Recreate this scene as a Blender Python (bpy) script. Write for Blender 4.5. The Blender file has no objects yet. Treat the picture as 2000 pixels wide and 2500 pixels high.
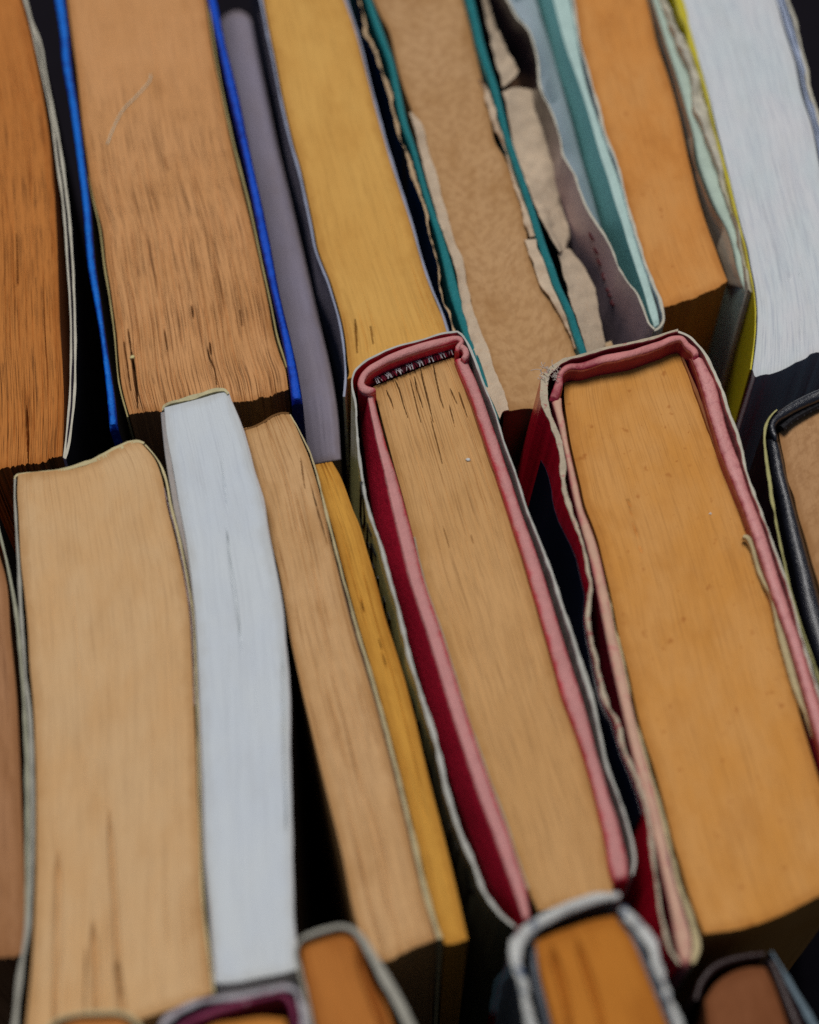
import bpy, math
import numpy as np
from mathutils import Vector

# ------------------------------------------------------------------ camera, sky, sun, exposure
S = bpy.context.scene
C = S.collection
TH = math.radians(30.0)          # camera tilt from straight down
FPX = 4167.0                     # focal length in photo pixels (50 mm on a 24 mm wide frame)
CAMH = 0.313                     # camera height above the z = 0 level of the book tops
cam_d = bpy.data.cameras.new("camera"); cam = bpy.data.objects.new("camera", cam_d); C.objects.link(cam)
cam.location = (0, 0, CAMH); cam.rotation_euler = (TH, 0, 0)
cam_d.sensor_fit = 'HORIZONTAL'; cam_d.sensor_width = 24.0; cam_d.lens = 50.0
cam_d.clip_start = 0.01; cam_d.clip_end = 50
cam_d.dof.use_dof = True; cam_d.dof.focus_distance = 0.367; cam_d.dof.aperture_fstop = 5.8
S.camera = cam

SUN_EL, SUN_AZ = math.radians(71), math.radians(-24)   # azimuth from +Y, negative = towards -X
w = bpy.data.worlds.new("World"); S.world = w; w.use_nodes = True
nt = w.node_tree; nt.nodes.clear()
sky = nt.nodes.new('ShaderNodeTexSky'); sky.sky_type = 'NISHITA'; sky.sun_disc = False
sky.sun_elevation = SUN_EL; sky.sun_rotation = SUN_AZ; sky.dust_density = 3.0; sky.air_density = 1.0
bg = nt.nodes.new('ShaderNodeBackground'); bg.inputs[1].default_value = 0.05
wo = nt.nodes.new('ShaderNodeOutputWorld')
nt.links.new(sky.outputs[0], bg.inputs[0]); nt.links.new(bg.outputs[0], wo.inputs[0])
sd = bpy.data.lights.new("sun", 'SUN'); sd.energy = 2.6; sd.angle = math.radians(24); sd.color = (1.0, 0.985, 0.965)
so = bpy.data.objects.new("sun", sd); C.objects.link(so)
dv = Vector((math.sin(SUN_AZ) * math.cos(SUN_EL), math.cos(SUN_AZ) * math.cos(SUN_EL), math.sin(SUN_EL)))
so.rotation_euler = dv.to_track_quat('Z', 'Y').to_euler(); so.location = dv * 2
S.view_settings.view_transform = 'Standard'; S.view_settings.look = 'None'
S.view_settings.exposure = -0.72; S.view_settings.gamma = 1.0; S.view_settings.use_curve_mapping = False
S.cycles.use_denoising = False; S.cycles.use_adaptive_sampling = False
S.cycles.max_bounces = 4; S.cycles.diffuse_bounces = 1; S.cycles.glossy_bounces = 1; S.cycles.caustics_reflective = False; S.cycles.sample_clamp_indirect = 2.0

# ------------------------------------------------------------------ geometry helpers (mm in, metres out)
BASE = -170.0
ct, st = math.cos(TH), math.sin(TH)
def P(px, py, z):
    """photo pixel -> point on the horizontal plane at height z (mm); returns mm"""
    px = np.asarray(px, float); py = np.asarray(py, float); z = np.asarray(z, float)
    xc = (px - 1000) / FPX; yc = -(py - 1250) / FPX
    dx, dy, dz = xc, yc * ct + st, yc * st - ct
    t = (z - CAMH * 1000) / dz
    return np.stack([dx * t, dy * t, z + 0 * dx], -1)

def proj(Q):
    """point in mm -> photo pixel"""
    Q = np.asarray(Q, float) - np.array([0, 0, CAMH*1000])
    yc = Q[..., 1]*ct + Q[..., 2]*st; zc = -Q[..., 1]*st + Q[..., 2]*ct
    return np.stack([1000 + FPX*Q[..., 0]/-zc, 1250 - FPX*yc/-zc], -1)
class Wall:
    """outer (left) side of a standing sheet: s mm along its top line, d mm below it"""
    def __init__(self, pts, z, full, lean, half):
        c = curve(pts, 500); W = P(c[:, 0], c[:, 1], z); t = np.gradient(W, axis=0); t /= np.linalg.norm(t, axis=1)[:, None]
        n = np.stack([t[:, 1], -t[:, 0], 0*t[:, 0]], -1); n *= np.where(n[:, :1] > 0, -1, 1)
        self.W, self.n, self.full, self.lean, self.half = W, n, full, lean, half
        self.arc = np.r_[0, np.cumsum(np.linalg.norm(np.diff(W, axis=0), axis=1))]
    def pt(self, s, d, out=.05):
        f = lambda A_: np.stack([np.interp(s, self.arc, A_[:, i]) for i in range(3)], -1)
        return f(self.W) + f(self.n)*(self.half+out) + np.array([self.lean*d/self.full, 0, -d])
    def find(self, px, py):
        s, d = np.meshgrid(np.linspace(0, self.arc[-1], 400), np.linspace(.3, 40, 120))
        q = proj(self.pt(s.ravel(), 0)[:, :] + np.stack([self.lean*d.ravel()/self.full, 0*d.ravel(), -d.ravel()], -1))
        k = np.argmin(np.hypot(q[:, 0]-px, q[:, 1]-py)); return s.ravel()[k], d.ravel()[k]

def lin(c):
    c = np.array(c, float) / 255.0
    return np.where(c <= 0.04045, c / 12.92, ((c + 0.055) / 1.055) ** 2.4)
KLIGHT = np.array([0.585, 0.60, 0.63])
def A(r, g, b):
    """albedo that shows as this colour under the open sky of this scene"""
    v = np.minimum(lin((r, g, b)) / KLIGHT, 0.86)
    return (float(v[0]), float(v[1]), float(v[2]), 1.0)

def hsh(ix, iy, seed):
    h = np.sin(ix * 127.1 + iy * 311.7 + seed * 74.7) * 43758.5453
    return h - np.floor(h)
def vn(x, y, seed=0):
    ix, iy = np.floor(x), np.floor(y); fx, fy = x - ix, y - iy
    fx = fx * fx * (3 - 2 * fx); fy = fy * fy * (3 - 2 * fy)
    a, b = hsh(ix, iy, seed), hsh(ix + 1, iy, seed); c, d = hsh(ix, iy + 1, seed), hsh(ix + 1, iy + 1, seed)
    return a + (b - a) * fx + (c - a) * fy + (a - b - c + d) * fx * fy

def curve(pts, n, ts=None):
    p = np.array(pts, float)
    d = np.r_[0, np.cumsum(np.hypot(*np.diff(p, axis=0)[:, :2].T))]; d /= d[-1]
    if len(p) == 2: m = np.array([p[1] - p[0]] * 2)
    else:
        s = np.diff(p, axis=0) / np.diff(d)[:, None]
        m = np.empty_like(p); m[0], m[-1] = s[0], s[-1]
        w0 = np.diff(d)
        m[1:-1] = (s[:-1] * w0[1:, None] + s[1:] * w0[:-1, None]) / (w0[:-1] + w0[1:])[:, None]
    t = np.linspace(0, 1, n) if ts is None else ts
    k = np.clip(np.searchsorted(d, t, side='right') - 1, 0, len(p) - 2)
    h = (d[k + 1] - d[k]); x = ((t - d[k]) / h)[:, None]; h = h[:, None]
    return (2*x**3-3*x**2+1)*p[k] + (x**3-2*x**2+x)*h*m[k] + (-2*x**3+3*x**2)*p[k+1] + (x**3-x**2)*h*m[k+1]

def ext(pts, a=0, b=0):
    p = [np.array(q, float) for q in pts]
    if a:
        d = p[0] - p[1]; d /= np.hypot(*d[:2]); p.insert(0, p[0] + d * a)
    if b:
        d = p[-1] - p[-2]; d /= np.hypot(*d[:2]); p.append(p[-1] + d * b)
    return [tuple(q) for q in p]

def thing(name, label, px, py, cat='book', group='old books standing in rows'):
    o = bpy.data.objects.new(name, None); C.objects.link(o)
    q = P(px, py, 0) / 1000; o.location = (q[0], q[1], BASE / 1000); o.empty_display_size = 0.02
    o['label'] = label; o['category'] = cat
    if group: o['group'] = group
    return o

def add_mesh(name, parent, V, faces_flat, sizes, midx, uv, drop, mats, sharp=42, edge=None):
    me = bpy.data.meshes.new(name)
    loc = np.zeros(3); p_ = parent
    while p_: loc = loc + np.array(p_.location)*1000; p_ = p_.parent
    V = (V - loc) / 1000.0
    me.vertices.add(len(V)); me.vertices.foreach_set('co', V.astype(np.float32).ravel())
    me.loops.add(len(faces_flat)); me.loops.foreach_set('vertex_index', faces_flat.astype(np.int32))
    me.polygons.add(len(sizes))
    me.polygons.foreach_set('loop_start', np.r_[0, np.cumsum(sizes)[:-1]].astype(np.int32))
    me.polygons.foreach_set('loop_total', sizes.astype(np.int32))
    me.polygons.foreach_set('material_index', midx.astype(np.int32))
    for m in mats: me.materials.append(m)
    me.update(calc_edges=True); me.validate()
    l = me.uv_layers.new(name='UVMap')
    vi = np.empty(len(me.loops), np.int32); me.loops.foreach_get('vertex_index', vi)
    l.data.foreach_set('uv', uv[vi].astype(np.float32).ravel())
    a = me.attributes.new('drop', 'FLOAT', 'POINT'); a.data.foreach_set('value', drop.astype(np.float32))
    if edge is not None:
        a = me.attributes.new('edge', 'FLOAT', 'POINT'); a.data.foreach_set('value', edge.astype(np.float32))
    me.polygons.foreach_set('use_smooth', np.ones(len(me.polygons), bool))
    me.set_sharp_from_angle(angle=math.radians(sharp))
    o = bpy.data.objects.new(name, me); C.objects.link(o)
    if parent: o.parent = parent
    return o

def seg_dist(X, Y, pts):
    """distance to a polyline and the fraction along it"""
    best = np.full(X.shape, 1e9); fr = np.zeros(X.shape)
    n = len(pts) - 1
    for k in range(n):
        (x0, y0), (x1, y1) = pts[k], pts[k + 1]
        L2 = (x1-x0)**2 + (y1-y0)**2
        t = np.clip(((X-x0)*(x1-x0) + (Y-y0)*(y1-y0)) / L2, 0, 1)
        d = np.hypot(X - x0 - t*(x1-x0), Y - y0 - t*(y1-y0))
        m = d < best; best[m] = d[m]; fr[m] = (k + t[m]) / n
    return best, fr

def block(name, parent, L, R, z, mats, T=None, B=None, M=None, N=None, rnd=0.0, erd=None, thick=None,
          zf=None, jag=0.0, jagf=0.35, cracks=(), relief=0.0, rmask=None, lean=(0, 0), step=0.5, lstep=0.8,
          wob=0.0, tear=0.0, seed=1, sharp=42, base=None, wave=0.0, topdrop=False, grow=(0, 0, 0)):
    """solid under a surface spanned by the photo outlines L and R (back to front), walls dropping from it"""
    zz = (lambda u, v: z + 0*u) if np.isscalar(z) else ((lambda u, v: z[0] + (z[1]-z[0])*u) if isinstance(z, tuple) else z)
    L0 = np.array(L, float); R0 = np.array(R, float)
    if any(grow):
        L0[:, 0] -= grow[0]; R0[:, 0] += grow[1]
        L0[0, 1] -= grow[2]; R0[0, 1] -= grow[2]; L, R = L0, R0
        if T is not None: T = [(x, y-grow[2]) for x, y in T]
    wid = np.hypot(*(R0[-1]-L0[-1])) / 11.5; wid2 = np.hypot(*(R0[0]-L0[0])) / 11.5
    leng = np.hypot(*np.diff(L0, axis=0).T).sum() / 11.5
    if M is None: M = int(np.clip(max(wid, wid2) / step, 3, 440))
    if N is None: N = int(np.clip(leng / lstep, 6, 380))
    if rnd or erd: N = max(N, 16)
    un = np.linspace(0, 1, M + 1)
    if rnd: un = 0.5 - 0.5 * np.cos(np.pi * un)
    vnn = np.linspace(0, 1, N + 1)
    if rnd or erd:
        e = 4.0 / max(leng, 8); vnn = np.r_[np.linspace(0, e, 7)[:-1], np.linspace(e, 1 - e, N - 11), np.linspace(1 - e, 1, 7)[1:]]
    Lc, Rc = curve(L, 0, vnn), curve(R, 0, vnn)
    if tear:
        s = vnn * leng
        for cc, sd_ in ((Lc, seed), (Rc, seed + 9)):
            cc[:, 0] += tear * ((vn(s/2.3, s*0, sd_) - .5) * 1.6 + (vn(s/0.8, s*0, sd_+3) - .5) * .7)
    Tc = curve(T, 0, un) if T is not None else None
    Bc = curve(B, 0, un) if B is not None else None
    lt = Lc[0] + (Rc[0]-Lc[0]) * un[:, None]; lb = Lc[-1] + (Rc[-1]-Lc[-1]) * un[:, None]
    if Tc is None: Tc = lt.copy()
    else: Tc = Tc + (Lc[0]-Tc[0])*(1-un)[:, None] + (Rc[0]-Tc[-1])*un[:, None]
    if Bc is None: Bc = lb.copy()
    else: Bc = Bc + (Lc[-1]-Bc[0])*(1-un)[:, None] + (Rc[-1]-Bc[-1])*un[:, None]
    if jag:
        um = un * wid
        dirv = (L0[-1]-L0[-2]); dirv /= np.hypot(*dirv)
        j = ((vn(um/jagf, um*0, seed) - .5) * 2 + (vn(um/(jagf*5), um*0, seed+5) - .5) * 1.6) * jag
        env = np.minimum(1, np.minimum(un, 1-un) * 20)
        Bc = Bc + dirv * (j*env)[:, None]; Tc = Tc + dirv * (j*env)[:, None] * .5
    U = un[None, :, None]; W = vnn[:, None, None]
    G = (Lc[:, None]*(1-U) + Rc[:, None]*U) + (Tc[None]*(1-W) + Bc[None]*W) - (lt[None]*(1-W) + lb[None]*W)
    U2, W2 = np.broadcast_to(un[None], (N+1, M+1)), np.broadcast_to(vnn[:, None], (N+1, M+1))
    Z = zz(U2, W2)
    V = P(G[..., 0], G[..., 1], Z)
    umm = np.r_[0, np.cumsum(np.hypot(*np.diff(V[N//2], axis=0)[:, :2].T))]
    vmm = np.r_[0, np.cumsum(np.hypot(*np.diff(V[:, M//2], axis=0)[:, :2].T))]
    UM, VM = np.broadcast_to(umm[None], U2.shape), np.broadcast_to(vmm[:, None], U2.shape)
    dz = np.zeros_like(Z)
    wmm = max(umm[-1], .01)
    if rnd:
        r = wmm/2*rnd; dz -= r*(1 - np.sqrt(np.clip(1-(2*U2-1)**2, 0, 1)))
    if erd:
        de = np.minimum(VM, vmm[-1]-VM); q = np.clip(1 - de/erd, 0, 1); dz -= erd*(1-np.sqrt(1-q*q))*.8
    if wob: dz += wob * ((vn(VM/7, UM/9, seed+2) - .5) + .5*(vn(VM/2.5, UM/4, seed+4) - .5))
    if wave: dz += wave * (vn(VM/22, UM/11, seed+6) - .5) * 2
    if relief:
        mk = 1.0 if rmask is None else rmask(U2, W2)
        uw = UM + 0.25*(vn(UM/5, VM/22, seed+8) - .5)
        a = vn(uw/0.21, VM/24, seed+11)
        b = vn(uw/0.30, VM/34, seed+12)
        dz -= relief * mk * (np.clip((a-.72)/.2, 0, 1)*.28 + np.clip((b-.86)/.10, 0, 1)*.45)
        dz += relief * .10 * (vn(uw/0.22, VM/60, seed+13) - .5)
    for (cp, cw, cd) in cracks:
        if cw < 5: cw = max(cw*.5, .8)
        d, fr = seg_dist(G[..., 0], G[..., 1], cp)
        ww = cw * np.clip(np.minimum(fr*5, (1-fr)*2.5), 0.0, 1) + .01
        dz -= cd * np.exp(-(d/ww)**2) * np.clip(np.minimum(fr, 1-fr)*8, 0, 1)
    V = V.copy(); V[..., 2] += dz
    nv = (N+1)*(M+1); idx = np.arange(nv).reshape(N+1, M+1)
    f = np.stack([idx[:-1, :-1], idx[1:, :-1], idx[1:, 1:], idx[:-1, 1:]], -1).reshape(-1, 4)
    ring = np.concatenate([idx[0, :-1], idx[:-1, -1], idx[-1, :0:-1], idx[:0:-1, 0]])   # clockwise seen in the photo
    side = np.concatenate([np.full(M, 3), np.full(N, 2), np.full(M, 3), np.full(N, 1)])
    isend = np.concatenate([np.full(M, 1), np.full(N, 0), np.full(M, 1), np.full(N, 0)])
    Vf = V.reshape(-1, 3); uvf = np.stack([UM, VM], -1).reshape(-1, 2)
    rp, ruv = Vf[ring], uvf[ring]
    if thick: drops = [thick*.5, thick]
    else: drops = [.2, .6, 1.5, 4, 9, 18, 35, 70, 110, None]
    bz = BASE if base is None else base
    td = np.clip((Z + dz).max() - (Z + dz) if topdrop else -dz*(1.0 if rnd else 0), 0, None).ravel()
    allV, allU, allD = [Vf], [uvf], [td]
    quads, mi = [f], [np.zeros(len(f), int)]
    prev = ring; off = nv; K = len(ring)
    for dr in drops:
        q = rp.copy()
        if thick: q[:, 2] -= dr; dd = np.full(K, dr)
        else:
            if dr is None: dd = rp[:, 2] - bz
            else: dd = np.minimum(dr, rp[:, 2] - bz - (1 if dr < 110 else .5))
            fr_ = dd / np.maximum(rp[:, 2] - bz, .1)
            q[:, 2] = rp[:, 2] - dd; q[:, 0] += lean[0]*fr_; q[:, 1] += lean[1]*fr_
        u_ = ruv.copy(); u_[:, 1] += dd*isend; u_[:, 0] += dd*(1-isend)*.3
        cur = np.arange(off, off+K); off += K
        allV.append(q); allU.append(u_); allD.append(dd)
        n1, n2 = np.roll(prev, -1), np.roll(cur, -1)
        quads.append(np.stack([prev, n1, n2, cur], -1)); mi.append(side)
        prev = cur
    Vall = np.concatenate(allV); quads = np.concatenate(quads)
    # orientation
    a, b, c = Vall[idx[0, 0]], Vall[idx[-1, 0]], Vall[idx[-1, -1]]
    up = np.cross(b-a, c-a)[2]
    bottom = prev.copy()
    if up < 0: quads = quads[:, ::-1]; bottom = bottom[::-1]
    flat = np.concatenate([quads.ravel(), bottom]); sizes = np.r_[np.full(len(quads), 4), len(bottom)]
    midx = np.r_[np.concatenate(mi), 0]
    mats = list(mats) if isinstance(mats, (list, tuple)) else [mats]*4
    eg = np.zeros(len(Vall)); eg[:nv] = np.minimum(np.minimum(UM, umm[-1]-UM), np.minimum(VM, vmm[-1]-VM)).ravel()  # walls stay at zero, so they take the rim darkening in full
    return add_mesh(name, parent, Vall, flat, sizes, midx, np.concatenate(allU), np.concatenate(allD), mats, sharp, eg)

def band(name, parent, ctr, width, z, mats, a=0, b=0, **k):
    """strip along a photo centre line; width is one number or one per point (photo px)"""
    c = np.array(ext(ctr, a, b), float)
    w_ = np.full(len(ctr), float(width)) if np.isscalar(width) else np.array(width, float)
    if a: w_ = np.r_[w_[0], w_]
    if b: w_ = np.r_[w_, w_[-1]]
    vary = k.pop('vary', .38 if np.mean(w_) < 13 and len(ctr) > 6 else 0)
    if vary:
        c3 = curve(np.c_[c, w_], max(40, len(c)*4)); c, w_ = c3[:, :2], c3[:, 2]
        sx = np.r_[0, np.cumsum(np.hypot(*np.diff(c, axis=0).T))]; sd_ = k.get('seed', 1)
        w_ = w_ * (1 + vary*((vn(sx/38, 0*sx, sd_+.3)-.5)*1.5 + (vn(sx/13, 0*sx, sd_+.7)-.5)*.9))
    t = np.gradient(c, axis=0); t /= np.hypot(t[:, 0], t[:, 1])[:, None]
    nrm = np.stack([t[:, 1], -t[:, 0]], -1)      # to the right of the path when it runs down the photo: +x
    return block(name, parent, c - nrm*w_[:, None]/2, c + nrm*w_[:, None]/2, z, mats, **k)

def tube(name, parent, pts, r, m, seg=7, closed=False):
    p = np.array(pts, float); n = len(p)
    r = np.full(n, r) if np.isscalar(r) else np.array(r)
    t = np.gradient(p, axis=0); t /= np.linalg.norm(t, axis=1)[:, None]
    upv = np.array([0.1, 0.2, 1.0]); s = np.cross(t, upv); s /= np.linalg.norm(s, axis=1)[:, None]; b = np.cross(s, t)
    an = np.linspace(0, 2*np.pi, seg, endpoint=False)
    V = (p[:, None] + (s[:, None]*np.cos(an)[None, :, None] + b[:, None]*np.sin(an)[None, :, None]) * r[:, None, None]).reshape(-1, 3)
    i = np.arange(n*seg).reshape(n, seg); j = np.roll(i, -1, axis=1)
    q = np.stack([i[:-1], j[:-1], j[1:], i[1:]], -1).reshape(-1, 4)
    return V, q, [i[0][::-1], i[-1]]
def tubes(name, parent, lst, mats):
    """lst of (points mm, radius, material slot) in one mesh"""
    Vs, fl, sz, mi, off = [], [], [], [], 0
    for (pts, r, ms) in lst:
        V, q, caps = tube('', None, pts, r, None)
        Vs.append(V); fl.append((q+off).ravel()); sz += [4]*len(q); mi += [ms]*len(q)
        for c_ in caps: fl.append(c_+off); sz.append(len(c_)); mi.append(ms)
        off += len(V)
    V = np.concatenate(Vs)
    return add_mesh(name, parent, V, np.concatenate(fl), np.array(sz), np.array(mi), V[:, :2], np.zeros(len(V)), mats)

# ------------------------------------------------------------------ materials
def nodes(name):
    m = bpy.data.materials.new(name); m.use_nodes = True; n = m.node_tree; n.nodes.clear()
    o = n.nodes.new('ShaderNodeOutputMaterial'); b = n.nodes.new('ShaderNodeBsdfPrincipled')
    n.links.new(b.outputs[0], o.inputs[0]); return m, n, b
def N_(n, t, **k):
    x = n.nodes.new(t)
    for a, v in k.items():
        if a.startswith('i'): x.inputs[int(a[1:])].default_value = v
        else: setattr(x, a, v)
    return x
def math_(n, op, a, b=0.0, clamp=False):
    x = N_(n, 'ShaderNodeMath', operation=op); x.use_clamp = clamp
    for i, v in enumerate((a, b)):
        if isinstance(v, (int, float)): x.inputs[i].default_value = v
        else: n.links.new(v, x.inputs[i])
    return x.outputs[0]
def ramp(n, v, lo, hi):
    x = N_(n, 'ShaderNodeMapRange'); x.interpolation_type = 'SMOOTHSTEP'
    n.links.new(v, x.inputs[0]); x.inputs[1].default_value = lo; x.inputs[2].default_value = hi
    return x.outputs[0]
def mix(n, f, a, b):
    x = N_(n, 'ShaderNodeMix', data_type='RGBA')
    for s, v in ((0, f), (6, a), (7, b)):
        if isinstance(v, (int, float, tuple)): x.inputs[s].default_value = v
        else: n.links.new(v, x.inputs[s])
    return x.outputs[2]
def noise(n, vec, sc, det=3.0, rough=.55, off=0.0):
    mp = N_(n, 'ShaderNodeMapping'); mp.inputs[3].default_value = sc if isinstance(sc, tuple) else (sc, sc, sc)
    mp.inputs[1].default_value = (off, off*1.7, off*.6)
    n.links.new(vec, mp.inputs[0])
    x = N_(n, 'ShaderNodeTexNoise'); x.inputs['Scale'].default_value = 1.0
    x.inputs['Detail'].default_value = det; x.inputs['Roughness'].default_value = rough
    n.links.new(mp.outputs[0], x.inputs['Vector']); return x.outputs[0]
def dk(c, k, tint=(1, 1, 1)): return (c[0]*k*tint[0], c[1]*k*tint[1], c[2]*k*tint[2], 1.0)

_pc = [0]
def paper(name, col, edge=None, streak=.5, blotch=.4, fox=0.0, mottle=0.0, sheets=None, foxc=None, light=None, smask=None, grime_shade=.6):
    """page edges: leaf streaks along v, ageing blotches, foxing; UVs are millimetres"""
    _pc[0] += 1; of = _pc[0]*13.7
    m, n, b = nodes(name)
    uv = N_(n, 'ShaderNodeUVMap').outputs[0]
    edge = edge or dk(col, .42, (1, .82, .6)); edge = (edge[0]*.62, edge[1]*.62, edge[2]*.7, 1)
    light = light or (min(col[0]*1.06, .9), min(col[1]*1.09, .9), min(col[2]*1.16, .9), 1)
    wv = noise(n, uv, (.16, .05, 1), 1, .5, of)
    sep = N_(n, 'ShaderNodeSeparateXYZ'); n.links.new(uv, sep.inputs[0])
    uw = math_(n, 'ADD', sep.outputs[0], math_(n, 'MULTIPLY', math_(n, 'SUBTRACT', wv, .5), .7))
    cb = N_(n, 'ShaderNodeCombineXYZ'); n.links.new(uw, cb.inputs[0]); n.links.new(sep.outputs[1], cb.inputs[1])
    v = cb.outputs[0]
    s1 = noise(n, v, (5.6, .055, 1), 1.5, .5, of+1)
    s2 = noise(n, v, (1.7, .016, 1), 3, .55, of+2)
    s3 = noise(n, v, (8.5, .13, 1), 2, .6, of+3)
    sk = 1.0 if smask is None else math_(n, 'ADD', .3, math_(n, 'MULTIPLY', ramp(n, sep.outputs[1], smask[0], smask[1]), .9))
    bl = noise(n, uv, (.085, .05, 1), 4, .6, of+4)
    c = mix(n, ramp(n, bl, .32, .68), light, col)
    c = mix(n, math_(n, 'MULTIPLY', ramp(n, noise(n, uv, (.12, .07, 1), 3, .6, of+5), .48, .75), blotch), c, dk(col, .74, (1, .88, .7)))
    c = mix(n, math_(n, 'MULTIPLY', ramp(n, s2, .5, .78), streak*.45), c, dk(col, .72, (1, .9, .8)))
    c = mix(n, math_(n, 'MULTIPLY', math_(n, 'MULTIPLY', ramp(n, s1, .55, .64), streak*.72), sk), c, edge)
    c = mix(n, math_(n, 'MULTIPLY', math_(n, 'MULTIPLY', ramp(n, s3, .57, .68), streak*.75), sk), c, edge)
    if mottle:
        c = mix(n, math_(n, 'MULTIPLY', ramp(n, noise(n, uv, .55, 5, .65, of+6), .42, .62), mottle), c, dk(col, .62, (1, .85, .7)))
        c = mix(n, math_(n, 'MULTIPLY', ramp(n, noise(n, uv, 2.6, 4, .7, of+7), .48, .70), mottle*.6), c, dk(col, .55, (1, .85, .7)))
    if fox:
        fc = foxc or dk(col, .55, (1, .72, .45))
        c = mix(n, math_(n, 'MULTIPLY', ramp(n, noise(n, uv, .42, 2, .5, of+8), .66, .78), fox), c, fc)
        c = mix(n, math_(n, 'MULTIPLY', ramp(n, noise(n, uv, 1.1, 1, .5, of+9), .74, .80), fox), c, fc)
    sp = ramp(n, noise(n, uv, (3.2, 2.4, 1), 1, .5, of+10), .79, .84)
    c = mix(n, math_(n, 'MULTIPLY', sp, .35), c, dk(col, .35))
    grain = noise(n, uv, (7, 5, 1), 2, .6, of+11)
    c = mix(n, math_(n, 'MULTIPLY', ramp(n, grain, .4, .75), .16), c, dk(col, .7))
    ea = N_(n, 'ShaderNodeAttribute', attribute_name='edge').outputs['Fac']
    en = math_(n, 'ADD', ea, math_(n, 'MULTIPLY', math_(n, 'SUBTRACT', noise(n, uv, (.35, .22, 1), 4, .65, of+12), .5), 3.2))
    c = mix(n, math_(n, 'MULTIPLY', math_(n, 'SUBTRACT', 1.0, ramp(n, en, -.2, 2.6)), grime_shade), c, dk(col, .62, (1, .84, .62)))  # rim grime and ageing; on walls it also paints the fore-edges' shade darker
    n.links.new(c, b.inputs['Base Color'])
    b.inputs['Roughness'].default_value = .82; b.inputs['Specular IOR Level'].default_value = .18
    h = math_(n, 'ADD', math_(n, 'MULTIPLY', s1, -.8), math_(n, 'ADD', math_(n, 'MULTIPLY', s3, -.7), math_(n, 'MULTIPLY', grain, .35)))
    bp = N_(n, 'ShaderNodeBump'); bp.inputs['Strength'].default_value = .5*min(1, streak+.3); bp.inputs['Distance'].default_value = .00015
    n.links.new(h, bp.inputs['Height']); n.links.new(bp.outputs[0], b.inputs['Normal'])
    return m

def cloth(name, col, worn=None, lo=.2, hi=2.2, rough=.55, spec=.35, weave=0.0, blot=.25, coat=0.0, bump=.3, flek=0.0, flekc=None, fs=900.0, vmix=None):
    """covers and jackets: mottled body colour, worn, bare or highlighted in colour along the top edge ('drop' = mm below the edge)"""
    _pc[0] += 1; of = _pc[0]*9.1
    m, n, b = nodes(name)
    oc = N_(n, 'ShaderNodeTexCoord').outputs['Object']
    uv = N_(n, 'ShaderNodeUVMap').outputs[0]
    a = noise(n, oc, 260.0, 4, .6, of); f = noise(n, oc, 2600.0, 3, .6, of+2)
    c = mix(n, math_(n, 'MULTIPLY', ramp(n, a, .35, .7), blot), col, dk(col, .55))
    c = mix(n, math_(n, 'MULTIPLY', ramp(n, f, .45, .75), .25), c, dk(col, .6))
    if worn:
        at = N_(n, 'ShaderNodeAttribute', attribute_name='drop')
        dd = math_(n, 'ADD', at.outputs['Fac'], math_(n, 'MULTIPLY', math_(n, 'SUBTRACT', noise(n, oc, 420.0, 4, .6, of+3), .5), (hi-lo)*1.1+.25))
        wf = math_(n, 'SUBTRACT', 1.0, ramp(n, dd, lo, hi))
        wc = mix(n, math_(n, 'MULTIPLY', ramp(n, a, .35, .7), .5), worn, dk(worn, .78))
        c = mix(n, wf, c, wc)
    if vmix:
        sp_ = N_(n, 'ShaderNodeSeparateXYZ'); n.links.new(uv, sp_.inputs[0])
        c = mix(n, ramp(n, sp_.outputs[1], vmix[1], vmix[2]), c, vmix[0])
    if flek:
        c = mix(n, math_(n, 'MULTIPLY', ramp(n, noise(n, oc, fs, 4, .65, of+5), .56, .66), flek), c, flekc)
    n.links.new(c, b.inputs['Base Color'])
    rr = math_(n, 'ADD', math_(n, 'MULTIPLY', a, .3), rough-.15); n.links.new(rr, b.inputs['Roughness'])
    b.inputs['Specular IOR Level'].default_value = spec; b.inputs['Coat Weight'].default_value = coat
    b.inputs['Coat Roughness'].default_value = .25
    h = math_(n, 'ADD', f, math_(n, 'MULTIPLY', noise(n, oc, 700.0, 4, .6, of+7), 1.2))
    if weave:
        wv = N_(n, 'ShaderNodeTexWave'); wv.inputs['Scale'].default_value = 1.0; wv.inputs['Distortion'].default_value = 1.2
        mp = N_(n, 'ShaderNodeMapping'); mp.inputs[3].default_value = (1.5, 1.1, 1); mp.inputs[2].default_value = (0, 0, .6)
        n.links.new(uv, mp.inputs[0]); n.links.new(mp.outputs[0], wv.inputs['Vector'])
        h = math_(n, 'ADD', h, math_(n, 'MULTIPLY', wv.outputs['Fac'], weave))
    bp = N_(n, 'ShaderNodeBump'); bp.inputs['Strength'].default_value = bump; bp.inputs['Distance'].default_value = .0003
    n.links.new(h, bp.inputs['Height']); n.links.new(bp.outputs[0], b.inputs['Normal'])
    return m

white_edge = cloth('bare_paper_edge', A(176, 172, 158), bump=.4, blot=.35, rough=.8, spec=.1)
grey_edge = cloth('grey_paper_edge', A(150, 148, 138), bump=.4, blot=.35, rough=.8, spec=.1)
cream_edge = cloth('cream_paper_edge', A(172, 158, 122), bump=.4, blot=.4, rough=.8, spec=.1)
tan_torn = cloth('torn_tan_paper', A(170, 146, 116), bump=.5, blot=.35, rough=.85, spec=.1, flek=.5, flekc=A(158, 112, 62))
gap_shade = cloth('gap_shade_wall', (.05, .04, .035, 1), rough=.8, spec=.1)  # dark wall colour that carries the shade of the narrow gaps

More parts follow.
